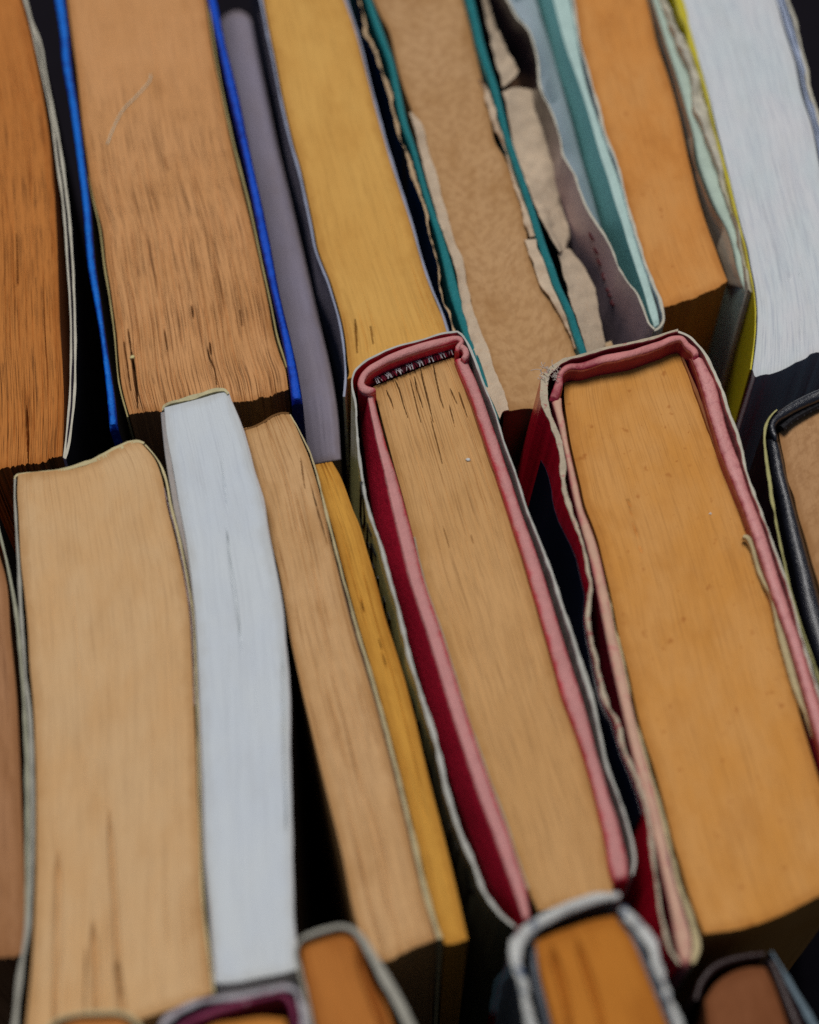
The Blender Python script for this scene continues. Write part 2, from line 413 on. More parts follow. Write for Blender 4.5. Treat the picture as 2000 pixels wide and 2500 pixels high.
# ------------------------------------------------------------------ the surface under the books
def ground():
    me = bpy.data.meshes.new('table_top'); s = 3.0
    me.from_pydata([(-s, -s, 0), (s, -s, 0), (s, s, 0), (-s, s, 0)], [], [(0, 1, 2, 3)])
    o = bpy.data.objects.new('table_top', me); C.objects.link(o); o.location = (0, 0, (BASE-.3)/1000)
    o['kind'] = 'structure'
    me.materials.append(cloth('gap_black_table', (.012, .010, .014, 1), rough=.9, spec=.05))  # near-black colour stands in for the darkness down between the books
ground()

# ================================================================== back row
# --- B1 orange brown book cut by the left edge
t = thing('paperback_book', 'thick orange-brown book cut off by the left edge of the back row', -60, 600)
pg = paper('orange_brown_leaves', A(168, 106, 50), smask=(40, 110), streak=.9, blotch=.35, edge=A(84, 46, 18))
B1R = ext([(52,0),(75,87),(90,160),(104,232),(118,320),(127,400),(134,490),(139,580),(143,690),(147,800),(153,900),(156,1000),(152,1113)], 260)
block('page_block', t, ext([(-300,0),(-290,500),(-290,1150)], 260), B1R, 4, pg, B=[(-290,1150),(-120,1152),(0,1143),(80,1130),(152,1110)],
      relief=.9, step=.14, lstep=.5, jag=4, jagf=.35, seed=3, cracks=[([(65,985),(70,1142)], 3.5, 3), ([(40,560),(44,700)], 1.5, 1.2)], rmask=lambda u, v: .35+.65*v)
navyl = cloth('navy_card', (.04, .055, .11, 1), rough=.35, spec=.4, coat=.15, blot=.2)
lil = cloth('lilac_card', A(150, 140, 160), worn=A(170, 165, 168), lo=.1, hi=.5, rough=.45, blot=.3)
band('inner_flap', t, [(70,30),(88,110),(112,220),(128,300),(140,400),(152,480),(160,570),(165,650),(172,760),(173,880),(170,980),(162,1060),(156,1116)], 5, 4, [white_edge, lil, lil, lil], a=260, lean=(-8, 0), lstep=1.2, M=3, wob=.5)
band('cover', t, [(62,0),(78,55),(95,95),(112,180),(122,232),(143,340),(158,440),(168,522),(176,620),(181,720),(183,803),(184,890),(182,965),(174,1035),(166,1090),(158,1118)], 6, 4.5, [white_edge, lil, gap_shade, lil], a=260, lean=(-4, 0), lstep=1.2, M=3, wob=.6)

# --- B2 thick brown book in blue boards
t = thing('hardcover_book', 'thick brown-paged hardcover standing between two bright blue cover boards', 450, 500)
pg = paper('brown_leaves', A(182, 133, 86), smask=(55, 100), streak=.9, blotch=.3, edge=A(96, 58, 28))
B2L = ext([(165,0),(176,87),(188,174),(195,240),(201,300),(212,380),(223,452),(236,505),(249,551),(261,650),(272,716),(278,760),(284,803),(291,880),(299,948),(308,985),(316,1012)], 260)
B2R = ext([(501,0),(511,75),(522,145),(540,235),(557,319),(580,420),(603,510),(622,590),(635,650),(646,700),(655,745),(672,832),(684,870),(696,901),(704,951)], 260)
block('page_block', t, B2L, B2R, 0, pg, B=[(316,1012),(345,1006),(400,1003),(480,993),(568,983),(638,971),(704,951)], relief=1.0, step=.10, lstep=.35, seed=5, jag=2.5,
      rmask=lambda u, v: .12 + .88*np.clip((v-.45)*2.6, 0, 1),
      cracks=[([(318,845),(327,900),(333,950),(336,1000)], 4.5, 6), ([(312,800),(322,870)], 2.5, 3), ([(468,745),(472,780)], 2.6, 3), ([(505,845),(512,875),(524,900),(531,950)], 2.2, 3),
              ([(512,835),(516,870)], 3, 3), ([(400,800),(410,860)], 2, 2), ([(302,830),(312,900),(320,960)], 2.2, 2.5), ([(660,700),(672,780)], 2.2, 2), ([(585,755),(592,800)], 2, 2), ([(402,380),(410,420)], 2, .6)])
blue = cloth('bright_blue_cloth', A(0, 40, 130), worn=A(0, 96, 192), lo=.0, hi=.45, rough=.5, spec=.25, bump=.7, flek=.35, flekc=A(40, 120, 200), blot=.3)  # lighter crown and flecks paint a highlight into the cloth, sides kept darker
blue_shade = cloth('shaded_blue_side_cloth', (.0, .012, .06, 1), rough=.7, spec=.1)  # darkened copy of the blue: gap shade put into the side wall's colour
blue2 = cloth('royal_blue_cloth', A(0, 22, 112), worn=A(4, 68, 180), lo=.0, hi=.45, rough=.5, spec=.25, bump=.7, flek=.3, flekc=A(30, 90, 190), blot=.3)  # painted highlight again: bright crown and flecks over a darker blue
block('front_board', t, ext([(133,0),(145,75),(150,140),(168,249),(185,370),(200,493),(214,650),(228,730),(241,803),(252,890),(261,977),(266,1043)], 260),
      ext([(158,0),(167,75),(172,140),(188,249),(204,370),(219,493),(233,650),(245,730),(255,803),(268,890),(281,977),(287,1040)], 260), 3, [blue, blue_shade, gap_shade, blue], rnd=.9, erd=1.5, M=10, lean=(6, 0), seed=7, wob=.25)
block('back_board', t, ext([(507,0),(530,99),(559,232),(580,320),(600,406),(622,520),(638,600),(664,716),(690,832),(702,900),(712,980)], 260),
      ext([(529,0),(549,99),(583,232),(601,320),(619,406),(645,520),(661,600),(683,716),(711,832),(726,900),(739,977)], 260), 3, blue2, rnd=.9, erd=1.5, M=10, seed=8, wob=.25)
olive = cloth('olive_endpaper', A(150, 138, 96), rough=.8, spec=.1, blot=.3)
band('endpaper', t, [(212,420),(226,480),(244,560),(255,650),(266,716),(278,803),(293,948),(312,1018)], 3.5, .5, olive, lstep=1.5, M=2, wob=.3)
band('endpaper', t, [(507,0),(528,145),(563,319),(611,510),(641,650),(662,745),(680,832),(692,870),(700,897)], 4, .8, olive, a=260, lstep=1.5, M=2, wob=.4)

# --- B3 low lilac grey book
t = thing('paperback_book', 'low lilac-grey book sunk deep between the blue board and the yellow-paged paperback', 700, 600)
lilp = paper('lilac_grey_leaves', A(128, 122, 136), streak=.35, blotch=.2, edge=A(90, 82, 98))
lilc = cloth('grey_lilac_cover', A(118, 114, 128), rough=.28, spec=.6, coat=.4, blot=.15)
block('page_block', t, [(532,60),(540,160),(560,300),(590,450),(620,600),(660,780),(695,930),(714,1050),(730,1138)],
      [(618,75),(644,200),(676,350),(712,500),(745,640),(778,780),(806,900),(824,1010),(832,1120)], (-26, -20), [lilp, lilc, lilc, lilp], T=[(532,60),(555,36),(585,28),(608,42),(618,75)],
      relief=.4, step=.3, seed=11, wave=.5)

# --- B4 yellow paged paperback, navy cover
t = thing('paperback_book', 'yellow-paged paperback with dark navy card cover, just behind the pink hardcover', 840, 500)
pg = paper('yellow_leaves', A(190, 143, 74), streak=.32, blotch=.35, edge=A(128, 86, 32))
wl = cloth('pale_lilac_edge', A(140, 146, 166), rough=.7, spec=.1, blot=.3)
B4Lm = ext([(638,0),(652,75),(667,145),(681,220),(696,290),(712,355),(730,417),(745,485),(759,551),(771,612),(785,650),(800,687),(812,725),(823,762),(832,800),(838,838),(842,880),(844,919),(840,968)], 260)
block('page_block', t, [(x+7, y) for x, y in B4Lm[:-1]] + [(848, 925)], ext([(841,0),(855,40),(870,87),(887,155),(904,220),(921,285),(939,348),(962,425),(985,493),(1000,539),(1024,625),(1046,693),(1062,735),(1078,770),(1108,840)], 260), -2, pg,
      relief=.6, step=.2, seed=13, rmask=lambda u, v: .1+.9*np.clip((v-.6)*3, 0, 1), cracks=[([(868,780),(872,860)], 3, 2), ([(905,790),(912,850)], 2, 1.5)])
band('front_cover', t, B4Lm, 5, -1, [wl, navyl, white_edge, wl], lstep=1.2, M=3, wob=.2)
band('back_cover', t, ext([(845,0),(874,87),(908,220),(943,348),(989,493),(1004,539),(1028,625),(1050,693),(1082,770),(1100,830)], 260), 5, -1.5, [wl, white_edge, navyl, wl], lstep=1.2, M=3, wob=.2)

# --- B5 tan book, teal boards, torn jacket
t = thing('hardcover_book', 'tan mottled-paged hardcover in teal boards with a badly torn beige dust jacket', 1180, 500)
pg = paper('mottled_tan_edge', A(168, 132, 92), streak=.10, blotch=.8, mottle=.42, fox=.4, edge=A(120, 80, 48))
block('page_block', t, ext([(913,0),(932,40),(951,75),(963,125),(974,174),(988,220),(1010,280),(1034,359),(1055,430),(1084,539),(1112,629),(1130,704),(1155,780),(1180,849),(1196,901),(1215,948),(1231,1002)], 260),
      ext([(1133,0),(1145,50),(1156,104),(1171,170),(1186,232),(1198,290),(1209,348),(1229,380),(1255,452),(1284,557),(1290,600),(1301,650),(1325,695),(1348,739),(1383,791),(1400,832),(1418,872)], 260), -2, pg,
      B=[(1231,1002),(1275,1000),(1319,996),(1360,958),(1418,872)], relief=.25, step=.3, jag=2, jagf=1.2, seed=17, wave=.3)
teal = cloth('teal_cloth', A(10, 92, 98), worn=A(22, 112, 118), lo=.1, hi=1.2, rough=.5, spec=.4, weave=.5, bump=.7, flek=.35, flekc=A(60, 140, 146), blot=.45)
block('front_board', t, ext([(893,0),(918,75),(945,145),(962,220),(980,301),(1000,355),(1017,415),(1040,493),(1064,570),(1082,640),(1099,716),(1115,765),(1130,809),(1155,880),(1180,948),(1198,990),(1211,1028)], 260),
      ext([(910,0),(937,75),(962,145),(979,220),(997,301),(1016,355),(1033,415),(1056,493),(1082,570),(1104,640),(1124,716),(1138,765),(1150,818),(1174,880),(1196,948),(1210,990),(1222,1026)], 260), 1, teal, rnd=.9, erd=1, M=8, seed=18, wob=.3)
block('back_board', t, ext([(1137,0),(1150,50),(1160,95),(1180,160),(1196,205),(1212,265),(1228,325),(1246,380),(1263,430),(1283,490),(1300,545),(1320,610),(1335,650),(1350,692),(1368,730),(1383,764),(1395,800),(1409,842),(1420,872)], 260),
      ext([(1160,0),(1172,50),(1182,95),(1201,160),(1216,205),(1231,265),(1246,325),(1264,380),(1281,430),(1301,490),(1319,545),(1341,610),(1356,650),(1370,692),(1388,730),(1403,764),(1415,800),(1430,842),(1440,872)], 260), 1.5, teal, rnd=.9, erd=1, M=8, seed=19, wob=.3)
beige = cloth('beige_jacket_paper', A(190, 170, 148), rough=.75, spec=.15, blot=.25, flek=.18, flekc=A(170, 120, 70), bump=.4)
brownin = cloth('brown_jacket_paper', (.17, .09, .05, 1), rough=.7, spec=.15, blot=.4)
bluef = cloth('glossy_deep_blue_jacket', (.003, .045, .14, 1), rough=.2, spec=.6, coat=.5, blot=.1)
# left jacket leaf: blue outside, torn brown edge
band('dust_jacket', t, [(878,0),(886,40),(893,75),(908,112),(922,145),(936,185),(951,220),(962,272),(974,325),(990,370),(1003,412),(1023,464),(1043,545),(1055,595),(1066,640),(1072,670),(1081,728),(1099,774),(1112,812),(1135,870),(1165,940),(1185,990)], 6, 0, [tan_torn, bluef, gap_shade, tan_torn], a=260, tear=5, lstep=.6, M=3, wob=1.2, lean=(4, 0), seed=20)
block('jacket_flap', t, [(1000,272),(1017,340),(1035,406),(1055,480),(1075,551),(1095,610),(1110,650),(1128,745),(1157,849),(1186,948),(1204,985),(1220,1022)],
      [(1006,270),(1030,300),(1045,359),(1066,429),(1080,485),(1096,539),(1112,590),(1128,629),(1142,704),(1168,791),(1193,849),(1205,901),(1228,948),(1242,1002)], (1.2, -.6), [beige, tan_torn, tan_torn, tan_torn],
      thick=.5, tear=2.5, wob=.8, seed=21, lstep=.5, M=6, B=[(1220,1022),(1228,1005),(1242,1002)])
block('jacket_flap', t, [(1170,190),(1182,225),(1196,275),(1212,325),(1226,352),(1243,395),(1258,450),(1276,520),(1292,578)],
      [(1176,188),(1194,225),(1210,270),(1226,322),(1240,352),(1258,400),(1277,455),(1295,520),(1308,575)], (-.8, .6), [beige, tan_torn, tan_torn, tan_torn], thick=.5, tear=4.5, wob=1.4, seed=23, lstep=.5, M=5)
block('jacket_flap', t, [(1283,582),(1290,615),(1302,650),(1320,690),(1348,735),(1372,778),(1390,812),(1402,850)],
      [(1308,582),(1320,615),(1333,650),(1350,690),(1372,735),(1388,775),(1402,812),(1410,850)], (-.8, .6), [beige, tan_torn, tan_torn, tan_torn], thick=.5, tear=4.5, wob=1.2, seed=25, lstep=.5, M=5)
# right jacket pieces leaning away from the back board
block('jacket_scrap', t, [(1150,-200),(1168,-80),(1178,0),(1190,60),(1203,120),(1216,170),(1228,214)], [(1170,-200),(1184,-80),(1192,0),(1212,60),(1232,110),(1255,150),(1267,172)], (-1, -5), [beige, beige, beige, tan_torn],
      B=[(1228,214),(1246,200),(1262,184),(1267,172)], thick=.5, tear=2.5, wob=.8, seed=27, lstep=.6, M=8)
block('jacket_scrap', t, [(1228,230),(1240,280),(1258,350),(1276,406),(1298,470),(1319,530),(1342,578),(1366,620)], [(1320,236),(1336,270),(1343,310),(1349,355),(1368,430),(1372,490),(1386,535),(1394,566),(1387,596)], (-2, -9), [beige, beige, beige, tan_torn],
      T=[(1228,230),(1250,221),(1272,217),(1300,221),(1320,236)], B=[(1366,620),(1376,612),(1387,596)], thick=.5, tear=2, wob=1.4, wave=1.6, seed=28, lstep=.6, M=12)
block('jacket_scrap', t, [(1366,618),(1378,675),(1395,735),(1408,785),(1425,832),(1438,868)], [(1392,608),(1418,640),(1440,675),(1458,728),(1464,774),(1475,820),(1478,862)], (-2, -8), [beige, beige, beige, tan_torn],
      T=[(1366,618),(1380,606),(1392,608)], thick=.5, tear=2.5, wob=.8, seed=29, lstep=.6, M=8)
block('jacket_scrap', t, [(1440,850),(1446,872)], [(1492,832),(1500,858)], -9, tan_torn, thick=.5, tear=3, seed=30, M=6, N=5)
block('jacket_scrap', t, [(1170,-200),(1195,0),(1215,60),(1238,118),(1262,170),(1236,205),(1238,232)], [(1195,-200),(1235,0),(1262,60),(1285,130),(1302,190),(1318,250),(1330,300)], (-14, -20), [brownin]*4, thick=.5, seed=31, M=8, lstep=1)

# --- B6 orange book in pale teal boards and wrinkled jacket
t = thing('hardcover_book', 'orange-paged hardcover with pale mint boards in a loose wavy white-edged jacket', 1560, 400)
pg = paper('spotted_orange_edge', A(186, 126, 64), light=A(190, 134, 76), streak=.32, blotch=.5, mottle=.0, fox=.6, edge=A(120, 68, 28), foxc=A(140, 78, 30))
block('page_block', t, ext([(1404,0),(1416,87),(1430,145),(1444,203),(1461,265),(1478,325),(1496,375),(1513,423),(1536,510),(1556,585),(1573,650),(1586,680),(1600,712),(1617,750)], 260),
      ext([(1580,0),(1592,52),(1603,104),(1618,150),(1632,191),(1655,272),(1667,325),(1678,377),(1691,430),(1704,481),(1730,562),(1747,608),(1762,650),(1776,686)], 260), -3, pg,
      B=[(1617,750),(1640,745),(1667,736),(1696,727),(1725,713),(1752,702),(1776,686)], relief=.15, step=.35, jag=1.2, seed=33)
mint = cloth('mint_board', A(160, 186, 182), rough=.6, spec=.3, blot=.25, bump=.5)
tealf = cloth('pale_teal_cloth', (.22, .58, .55, 1), rough=.5, spec=.3, weave=1.0, bump=.6, blot=.12)
block('front_board', t, ext([(1352,0),(1366,55),(1383,116),(1406,180),(1429,249),(1447,310),(1464,371),(1485,435),(1504,499),(1520,546),(1533,591),(1544,625),(1558,668),(1572,710),(1590,774),(1598,795)], 260),
      ext([(1392,0),(1403,55),(1413,116),(1426,180),(1441,235),(1458,285),(1473,332),(1490,380),(1508,430),(1532,515),(1545,560),(1562,620),(1580,672),(1592,712),(1606,760),(1611,788)], 260), 0, [mint, tealf, tealf, mint], rnd=.25, erd=.6, M=8, lean=(-26, 0), seed=34)
clearj = cloth('pale_blue_jacket_inside', A(172, 184, 196), rough=.35, spec=.4, blot=.15, coat=.2)
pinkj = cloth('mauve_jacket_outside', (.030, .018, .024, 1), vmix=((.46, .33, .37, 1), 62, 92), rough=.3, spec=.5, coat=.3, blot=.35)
JL = [(1241,0),(1250,18),(1264,41),(1280,60),(1296,87),(1306,115),(1313,145),(1315,175),(1317,203),(1328,233),(1342,261),(1358,305),(1371,350),(1374,375),(1385,400),(1400,423),(1413,460),(1429,499),(1446,530),(1464,557),(1480,580),(1493,603),(1502,627),(1510,650),(1523,672),(1535,690),(1552,713),(1568,745),(1578,768),(1586,790),(1598,803)]
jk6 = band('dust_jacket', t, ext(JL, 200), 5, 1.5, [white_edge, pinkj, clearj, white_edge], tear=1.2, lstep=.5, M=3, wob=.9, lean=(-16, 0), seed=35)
block('jacket_inside', t, ext([(x+3, y+1) for x, y in JL[:20]], 200), ext([(1307,0),(1327,62),(1348,128),(1366,190),(1383,249),(1400,308),(1417,371),(1433,425),(1446,470),(1458,515),(1470,559)], 200), (1.0, -9), clearj, thick=.3, wave=.6, lstep=1.2, M=8, seed=36)
band('dust_jacket', t, ext([(1400,0),(1412,80),(1419,116),(1432,160),(1445,203),(1462,262),(1477,325),(1484,345),(1497,375),(1512,420),(1524,466),(1535,510),(1548,555),(1562,600),(1576,645),(1590,680),(1598,703),(1612,735),(1618,757),(1620,778),(1612,797),(1598,804)], 200), 5.5, .8, [white_edge, clearj, clearj, white_edge], tear=1.5, lstep=.5, M=3, wob=.7, base=-60, seed=37)
# dashes printed on the mauve outside
mar = cloth('maroon_print', (.10, .006, .012, 1), rough=.4, spec=.3)
W6 = Wall(JL, 1.5, 171.5, -16, .25)
dl = []
for (x, y, ln) in [(1444,578,3.0),(1456,612,2.6),(1463,640,2.4),(1474,676,2.4),(1484,708,1.3),(1489,722,1.2),(1495,740,1.8)]:
    s0, d0 = W6.find(x, y)
    dl.append((np.array([W6.pt(s0+q, d0, -.05) for q in np.linspace(-ln/2, ln/2, 6)]), np.array([.1, .42, .55, .5, .4, .1]), 0))
tubes('printed_dashes', jk6, dl, [mar])
paperflap = cloth('cream_grey_flap', A(160, 146, 128), rough=.75, spec=.15, blot=.2)
block('jacket_flap', t, ext([(1583,0),(1606,104),(1635,191),(1658,272),(1681,377),(1707,481),(1733,562),(1766,650),(1779,690)], 200), ext([(1593,0),(1625,104),(1655,203),(1674,265),(1690,325),(1696,394),(1717,452),(1742,510),(1771,557),(1788,609),(1797,650),(1815,700)], 200), (-6, -.5), [paperflap, gap_shade, paperflap, paperflap], thick=.5, wave=.3, lstep=.8, M=6, seed=38)
greenb = cloth('pale_green_board', A(162, 180, 168), rough=.6, spec=.3, blot=.25, bump=.5)
block('back_board', t, ext([(1596,0),(1628,104),(1658,195),(1677,265),(1694,325),(1708,394),(1728,452),(1752,510),(1777,557),(1793,609),(1802,655),(1812,688),(1824,712)], 200),
      ext([(1620,0),(1640,52),(1663,116),(1682,165),(1697,213),(1706,255),(1718,300),(1732,352),(1746,385),(1760,420),(1777,470),(1794,525),(1806,570),(1817,609),(1826,650),(1832,680),(1834,708)], 200), 0, greenb, rnd=.5, erd=.8, M=8, seed=39)
block('wrinkled_jacket', t, ext([(x-9, y) for x, y in [(1624,0),(1642,48),(1663,105),(1680,140),(1699,190),(1702,220),(1702,262),(1722,305),(1735,345),(1752,385),(1765,425),(1785,480),(1800,530),(1812,575),(1826,640),(1832,680),(1836,706)]], 200),
      ext([(1632,0),(1650,48),(1676,110),(1692,145),(1708,185),(1713,200),(1716,235),(1730,280),(1745,325),(1762,365),(1772,400),(1780,440),(1797,500),(1808,540),(1820,585),(1834,640),(1840,680),(1841,708)], 200), (2.2, 1.0), [white_edge, white_edge, grey_edge, white_edge], tear=3.2, wob=2.6, lstep=.45, M=6, base=-60, seed=40, wave=.6, B=[(1836,706),(1840,714),(1841,708)])

# --- B7 white book with yellow cover
t = thing('paperback_book', 'white-paged book with bright yellow cover at the right end of the back row', 1850, 400)
pg = paper('bluish_white_leaves', A(182, 196, 214), streak=.42, grime_shade=.12, blotch=.10, edge=A(110, 124, 150), light=A(188, 202, 220))
def ridge(u, v): return .25 + .75*np.clip((v-.5)*2, 0, 1)
block('page_block', t, ext([(1664,0),(1675,38),(1687,75),(1703,133),(1719,191),(1734,245),(1748,301),(1763,360),(1777,417),(1790,470),(1803,522),(1816,570),(1827,609),(1834,650),(1842,687),(1848,730),(1850,774),(1847,832),(1838,903)], 260),
      ext([(1896,0),(1916,75),(1939,145),(1957,232),(1980,301),(2000,400),(2060,620),(2120,840)], 260), 3, pg, B=[(1838,903),(1846,918),(1860,915),(1904,901),(1955,880),(2000,858),(2060,845),(2120,840)],
      relief=.35, step=.22, jag=3.5, jagf=1.1, seed=43, rmask=ridge, cracks=[([(1846,688),(1920,680),(1990,668)], 1.2, .5)])
yel = cloth('bright_yellow_card', (.72, .60, .01, 1), rough=.4, spec=.4, blot=.12, coat=.2)
band('front_cover', t, [(x-5, y) for x, y in [(1664,0),(1675,38),(1687,75),(1703,133),(1719,191),(1734,245),(1748,301),(1763,360),(1777,417),(1790,470),(1803,522),(1816,570),(1827,609),(1834,650),(1842,687),(1848,730),(1850,774),(1847,832),(1838,903)]], [18,15,12,9,6,4,3,4,5,5,4,3,3,3,3,3,3,3,3], 3.1, [yel, yel, gap_shade, yel], a=200, lstep=1, M=3, wob=.4, tear=.6, lean=(2, 0), seed=44)
blueg = cloth('pale_blue_leaf', A(158, 170, 196), rough=.7, spec=.15, blot=.15)
for dx, dz, wd in ((6, 0, 4), (14, 0.5, 4)):
    band('loose_leaf', t, ext([(1900+dx,10),(1922+dx,85),(1943+dx,150),(1962+dx,235),(1983+dx,305),(2004+dx,400),(2060+dx,610),(2100+dx,760)], 200), wd, 2+dz, blueg, M=2, wob=.8, lstep=1.2, seed=45)
band('back_cover', t, ext([(1922,0),(1938,42),(1951,87),(1961,140),(1968,162),(1973,200),(1980,232),(1992,262),(2004,300),(2060,470),(2150,760)], 200), 7, 3.2, [white_edge, blueg, blueg, white_edge], tear=1.5, lstep=.6, M=3, wob=1, seed=47)

# ================================================================== middle row
# --- C0 sliver at the left edge
t = thing('paperback_book', 'brown book at the lower left edge, only a narrow strip in view', -80, 1900)
pg = paper('dull_brown_leaves', A(150, 108, 74), streak=.6, blotch=.7, edge=A(98, 56, 30))
block('page_block', t, [(-320,1300),(-320,1800),(-320,2345)], [(-20,1300),(0,1362),(12,1403),(26,1548),(40,1693),(46,1800),(50,1900),(55,2024),(60,2150),(60,2250),(57,2328)], 8, pg, B=[(-320,2345),(-100,2345),(0,2337),(30,2338),(57,2328)], relief=.5, step=.3, jag=3, seed=50)
sage = cloth('sage_card_edge', A(142, 142, 124), rough=.7, spec=.15, blot=.3)
band('cover', t, [(-12,1240),(0,1305),(17,1374),(28,1430),(38,1488),(48,1577),(55,1664),(60,1740),(64,1830),(67,1950),(66,2100),(64,2250),(58,2330)], [6,6,6,7,7,8,8,9,9,9,9,9,9], 8.5, [sage, gap_shade, gap_shade, sage], lstep=1.2, M=3, wob=.4)

# --- C1 broad tan book
t = thing('paperback_book', 'broad tan paperback with thin cream cover, second from the left in the middle row', 250, 1800)
pg = paper('tan_leaves', A(186, 149, 105), light=A(189, 156, 116), streak=.30, blotch=.22, edge=A(126, 88, 54))
C1T = [(44,1160),(87,1154),(125,1151),(162,1145),(198,1135),(232,1123),(262,1108),(290,1094),(318,1081),(340,1079),(352,1090)]
C1L = [(44,1161),(42,1200),(45,1250),(52,1380),(60,1450),(67,1520),(74,1640),(80,1700),(87,1850),(89,2024),(86,2200),(78,2350),(64,2500),(52,2640)]
C1R = [(352,1092),(377,1120),(393,1160),(408,1238),(424,1300),(441,1374),(452,1430),(461,1490),(468,1606),(473,1722),(479,1850),(481,1920),(486,2024),(492,2198),(508,2343),(517,2424)]
block('page_block', t, C1L, C1R, 12, pg, grow=(0, 0, 3), T=C1T, B=[(52,2640),(180,2580),(336,2492),(417,2464),(517,2424)], relief=.55, step=.2, lstep=.7, seed=52,
      rmask=lambda u, v: .35 + .65*np.clip((v-.7)*3, 0, 1),
      cracks=[([(142,2060),(141,2200),(136,2400),(128,2620)], 8, 1.0), ([(266,1960),(274,2120),(288,2340),(292,2460)], 7, 1.0), ([(226,2240),(234,2380),(232,2600)], 8, 1.2), ([(282,2330),(296,2440),(310,2600)], 9, 1.3), ([(210,2300),(206,2500)], 3, 1)])
cr = cloth('cream_paperback_cover', A(178, 166, 128), rough=.75, spec=.15, blot=.3)
mrn = cloth('maroon_glossy_cover', (.10, .012, .02, 1), rough=.3, spec=.5)
gcov = cloth('grey_cover_edge', A(146, 144, 134), rough=.7, spec=.15, blot=.3)
C1W = [(38,1180),(38,1168),(44,1158)]
band('front_cover', t, [(36,1166),(35,1209),(38,1258),(43,1340),(48,1432),(53,1520),(58,1590),(63,1664),(70,1722),(77,1850),(79,2024),(76,2140),(68,2256),(50,2372),(36,2500),(24,2640)], [6,6,6,6,7,8,9,9,10,10,11,11,12,13,14,14], 12.1, [gcov, gap_shade, gap_shade, gcov], lstep=1.2, M=3, wob=.4)
band('spine', t, [(34,1168),(38,1160),(50,1156),(87,1153),(125,1150),(162,1144),(198,1134),(232,1122),(262,1107),(290,1093),(318,1080),(338,1077),(352,1082)], [4,5,6,7,7,8,9,10,11,11,10,7,5], 12.05, [cr, cr, navyl, cr], lstep=.6, M=4, wob=.3, tear=.6)  # navy back wall put in to cut light bounced onto fore-edges
band('back_cover', t, [(354,1084),(377,1110),(390,1130),(402,1160),(418,1238),(434,1300),(450,1374),(462,1440),(470,1490),(477,1606),(480,1700),(482,1722),(485,1850),(489,2024),(495,2198),(512,2343),(522,2424)], [4,4,5,6,6,5,4,4,4,4,4,4,4,4,5,5,5], 12.1, [cr, cr, mrn, cr], lstep=1, M=3, wob=.4)
band('lining', t, [(400,1190),(412,1238),(430,1300),(446,1374),(457,1440),(466,1500),(472,1606),(475,1722)], 4, 11.8, mrn, lstep=1.4, M=2)

# --- C2 white book
t = thing('paperback_book', 'slim white-paged book in the middle row with yellowed glue along its back edge', 560, 1700)
pg = paper('white_leaves', A(178, 186, 196), streak=.16, grime_shade=.30, blotch=.10, edge=A(120, 124, 136), light=A(182, 189, 198))
C2L = [(403,1000),(408,1050),(424,1140),(441,1238),(456,1316),(470,1420),(482,1548),(490,1722),(494,1850),(497,1950),(502,2082),(518,2256),(527,2400)]
C2R = [(556,960),(572,1000),(597,1072),(614,1140),(643,1242),(650,1290),(668,1378),(685,1472),(694,1577),(702,1664),(705,1850),(708,1966),(711,2140),(717,2285),(727,2366)]
block('page_block', t, C2L, C2R, 14, pg, grow=(2, 2, 5), T=[(403,1000),(440,990),(490,976),(540,962),(556,960)], B=[(527,2400),(560,2400),(638,2386),(700,2374),(727,2366)], relief=.2, step=.25, lstep=.8, seed=55, wave=.3,
      rmask=lambda u, v: 1.0*(np.abs(u-.62) < .35), cracks=[([(548,1240),(562,1370),(578,1480),(588,1560),(594,1650)], 4.5, .6), ([(540,1100),(556,1260)], 4, .4), ([(690,1560),(696,1800),(700,2060)], 5, .6)])
glue = cloth('yellowed_glue', A(172, 164, 128), rough=.6, spec=.3, blot=.6, flek=.6, flekc=A(140, 112, 70))
wcov = cloth('ivory_card', A(166, 164, 164), rough=.6, spec=.3, blot=.25)
vio = cloth('violet_grey_card', (.30, .30, .42, 1), rough=.45, spec=.4, blot=.2)
band('spine', t, [(396,1000),(399,990),(408,984),(440,975),(490,962),(536,951),(550,953),(557,962)], [4,6,8,10,10,9,6,4], 14.05, [glue, glue, navyl, navyl], lstep=.5, M=4, wob=.5, tear=.8)  # back wall coloured navy so less light bounces into the gap behind
block('front_cover', t, [(392,1006),(396,1050),(402,1104),(414,1180),(426,1250),(446,1330),(464,1420),(478,1548),(484,1722),(487,1850),(491,1950),(496,2082),(511,2256),(521,2404)], [(402,1004),(408,1060),(421,1140),(438,1238),(453,1316),(467,1420),(482,1548),(489,1722),(493,1850),(496,1950),(501,2082),(517,2256),(526,2402)], (12.5, 14.2), [wcov, vio, wcov, wcov], lstep=1, M=5, lean=(-4, 0), wob=.3)
band('back_cover', t, [(558,964),(575,1000),(600,1072),(617,1138),(646,1242),(653,1290),(671,1378),(688,1472),(697,1577),(705,1664),(708,1850),(711,1966),(714,2140),(720,2285),(731,2364)], [4,4,5,5,6,5,4,4,4,4,4,4,4,4,4], 14.2, [wcov, wcov, gap_shade, wcov], lstep=1, M=3, wob=.6, tear=.5)

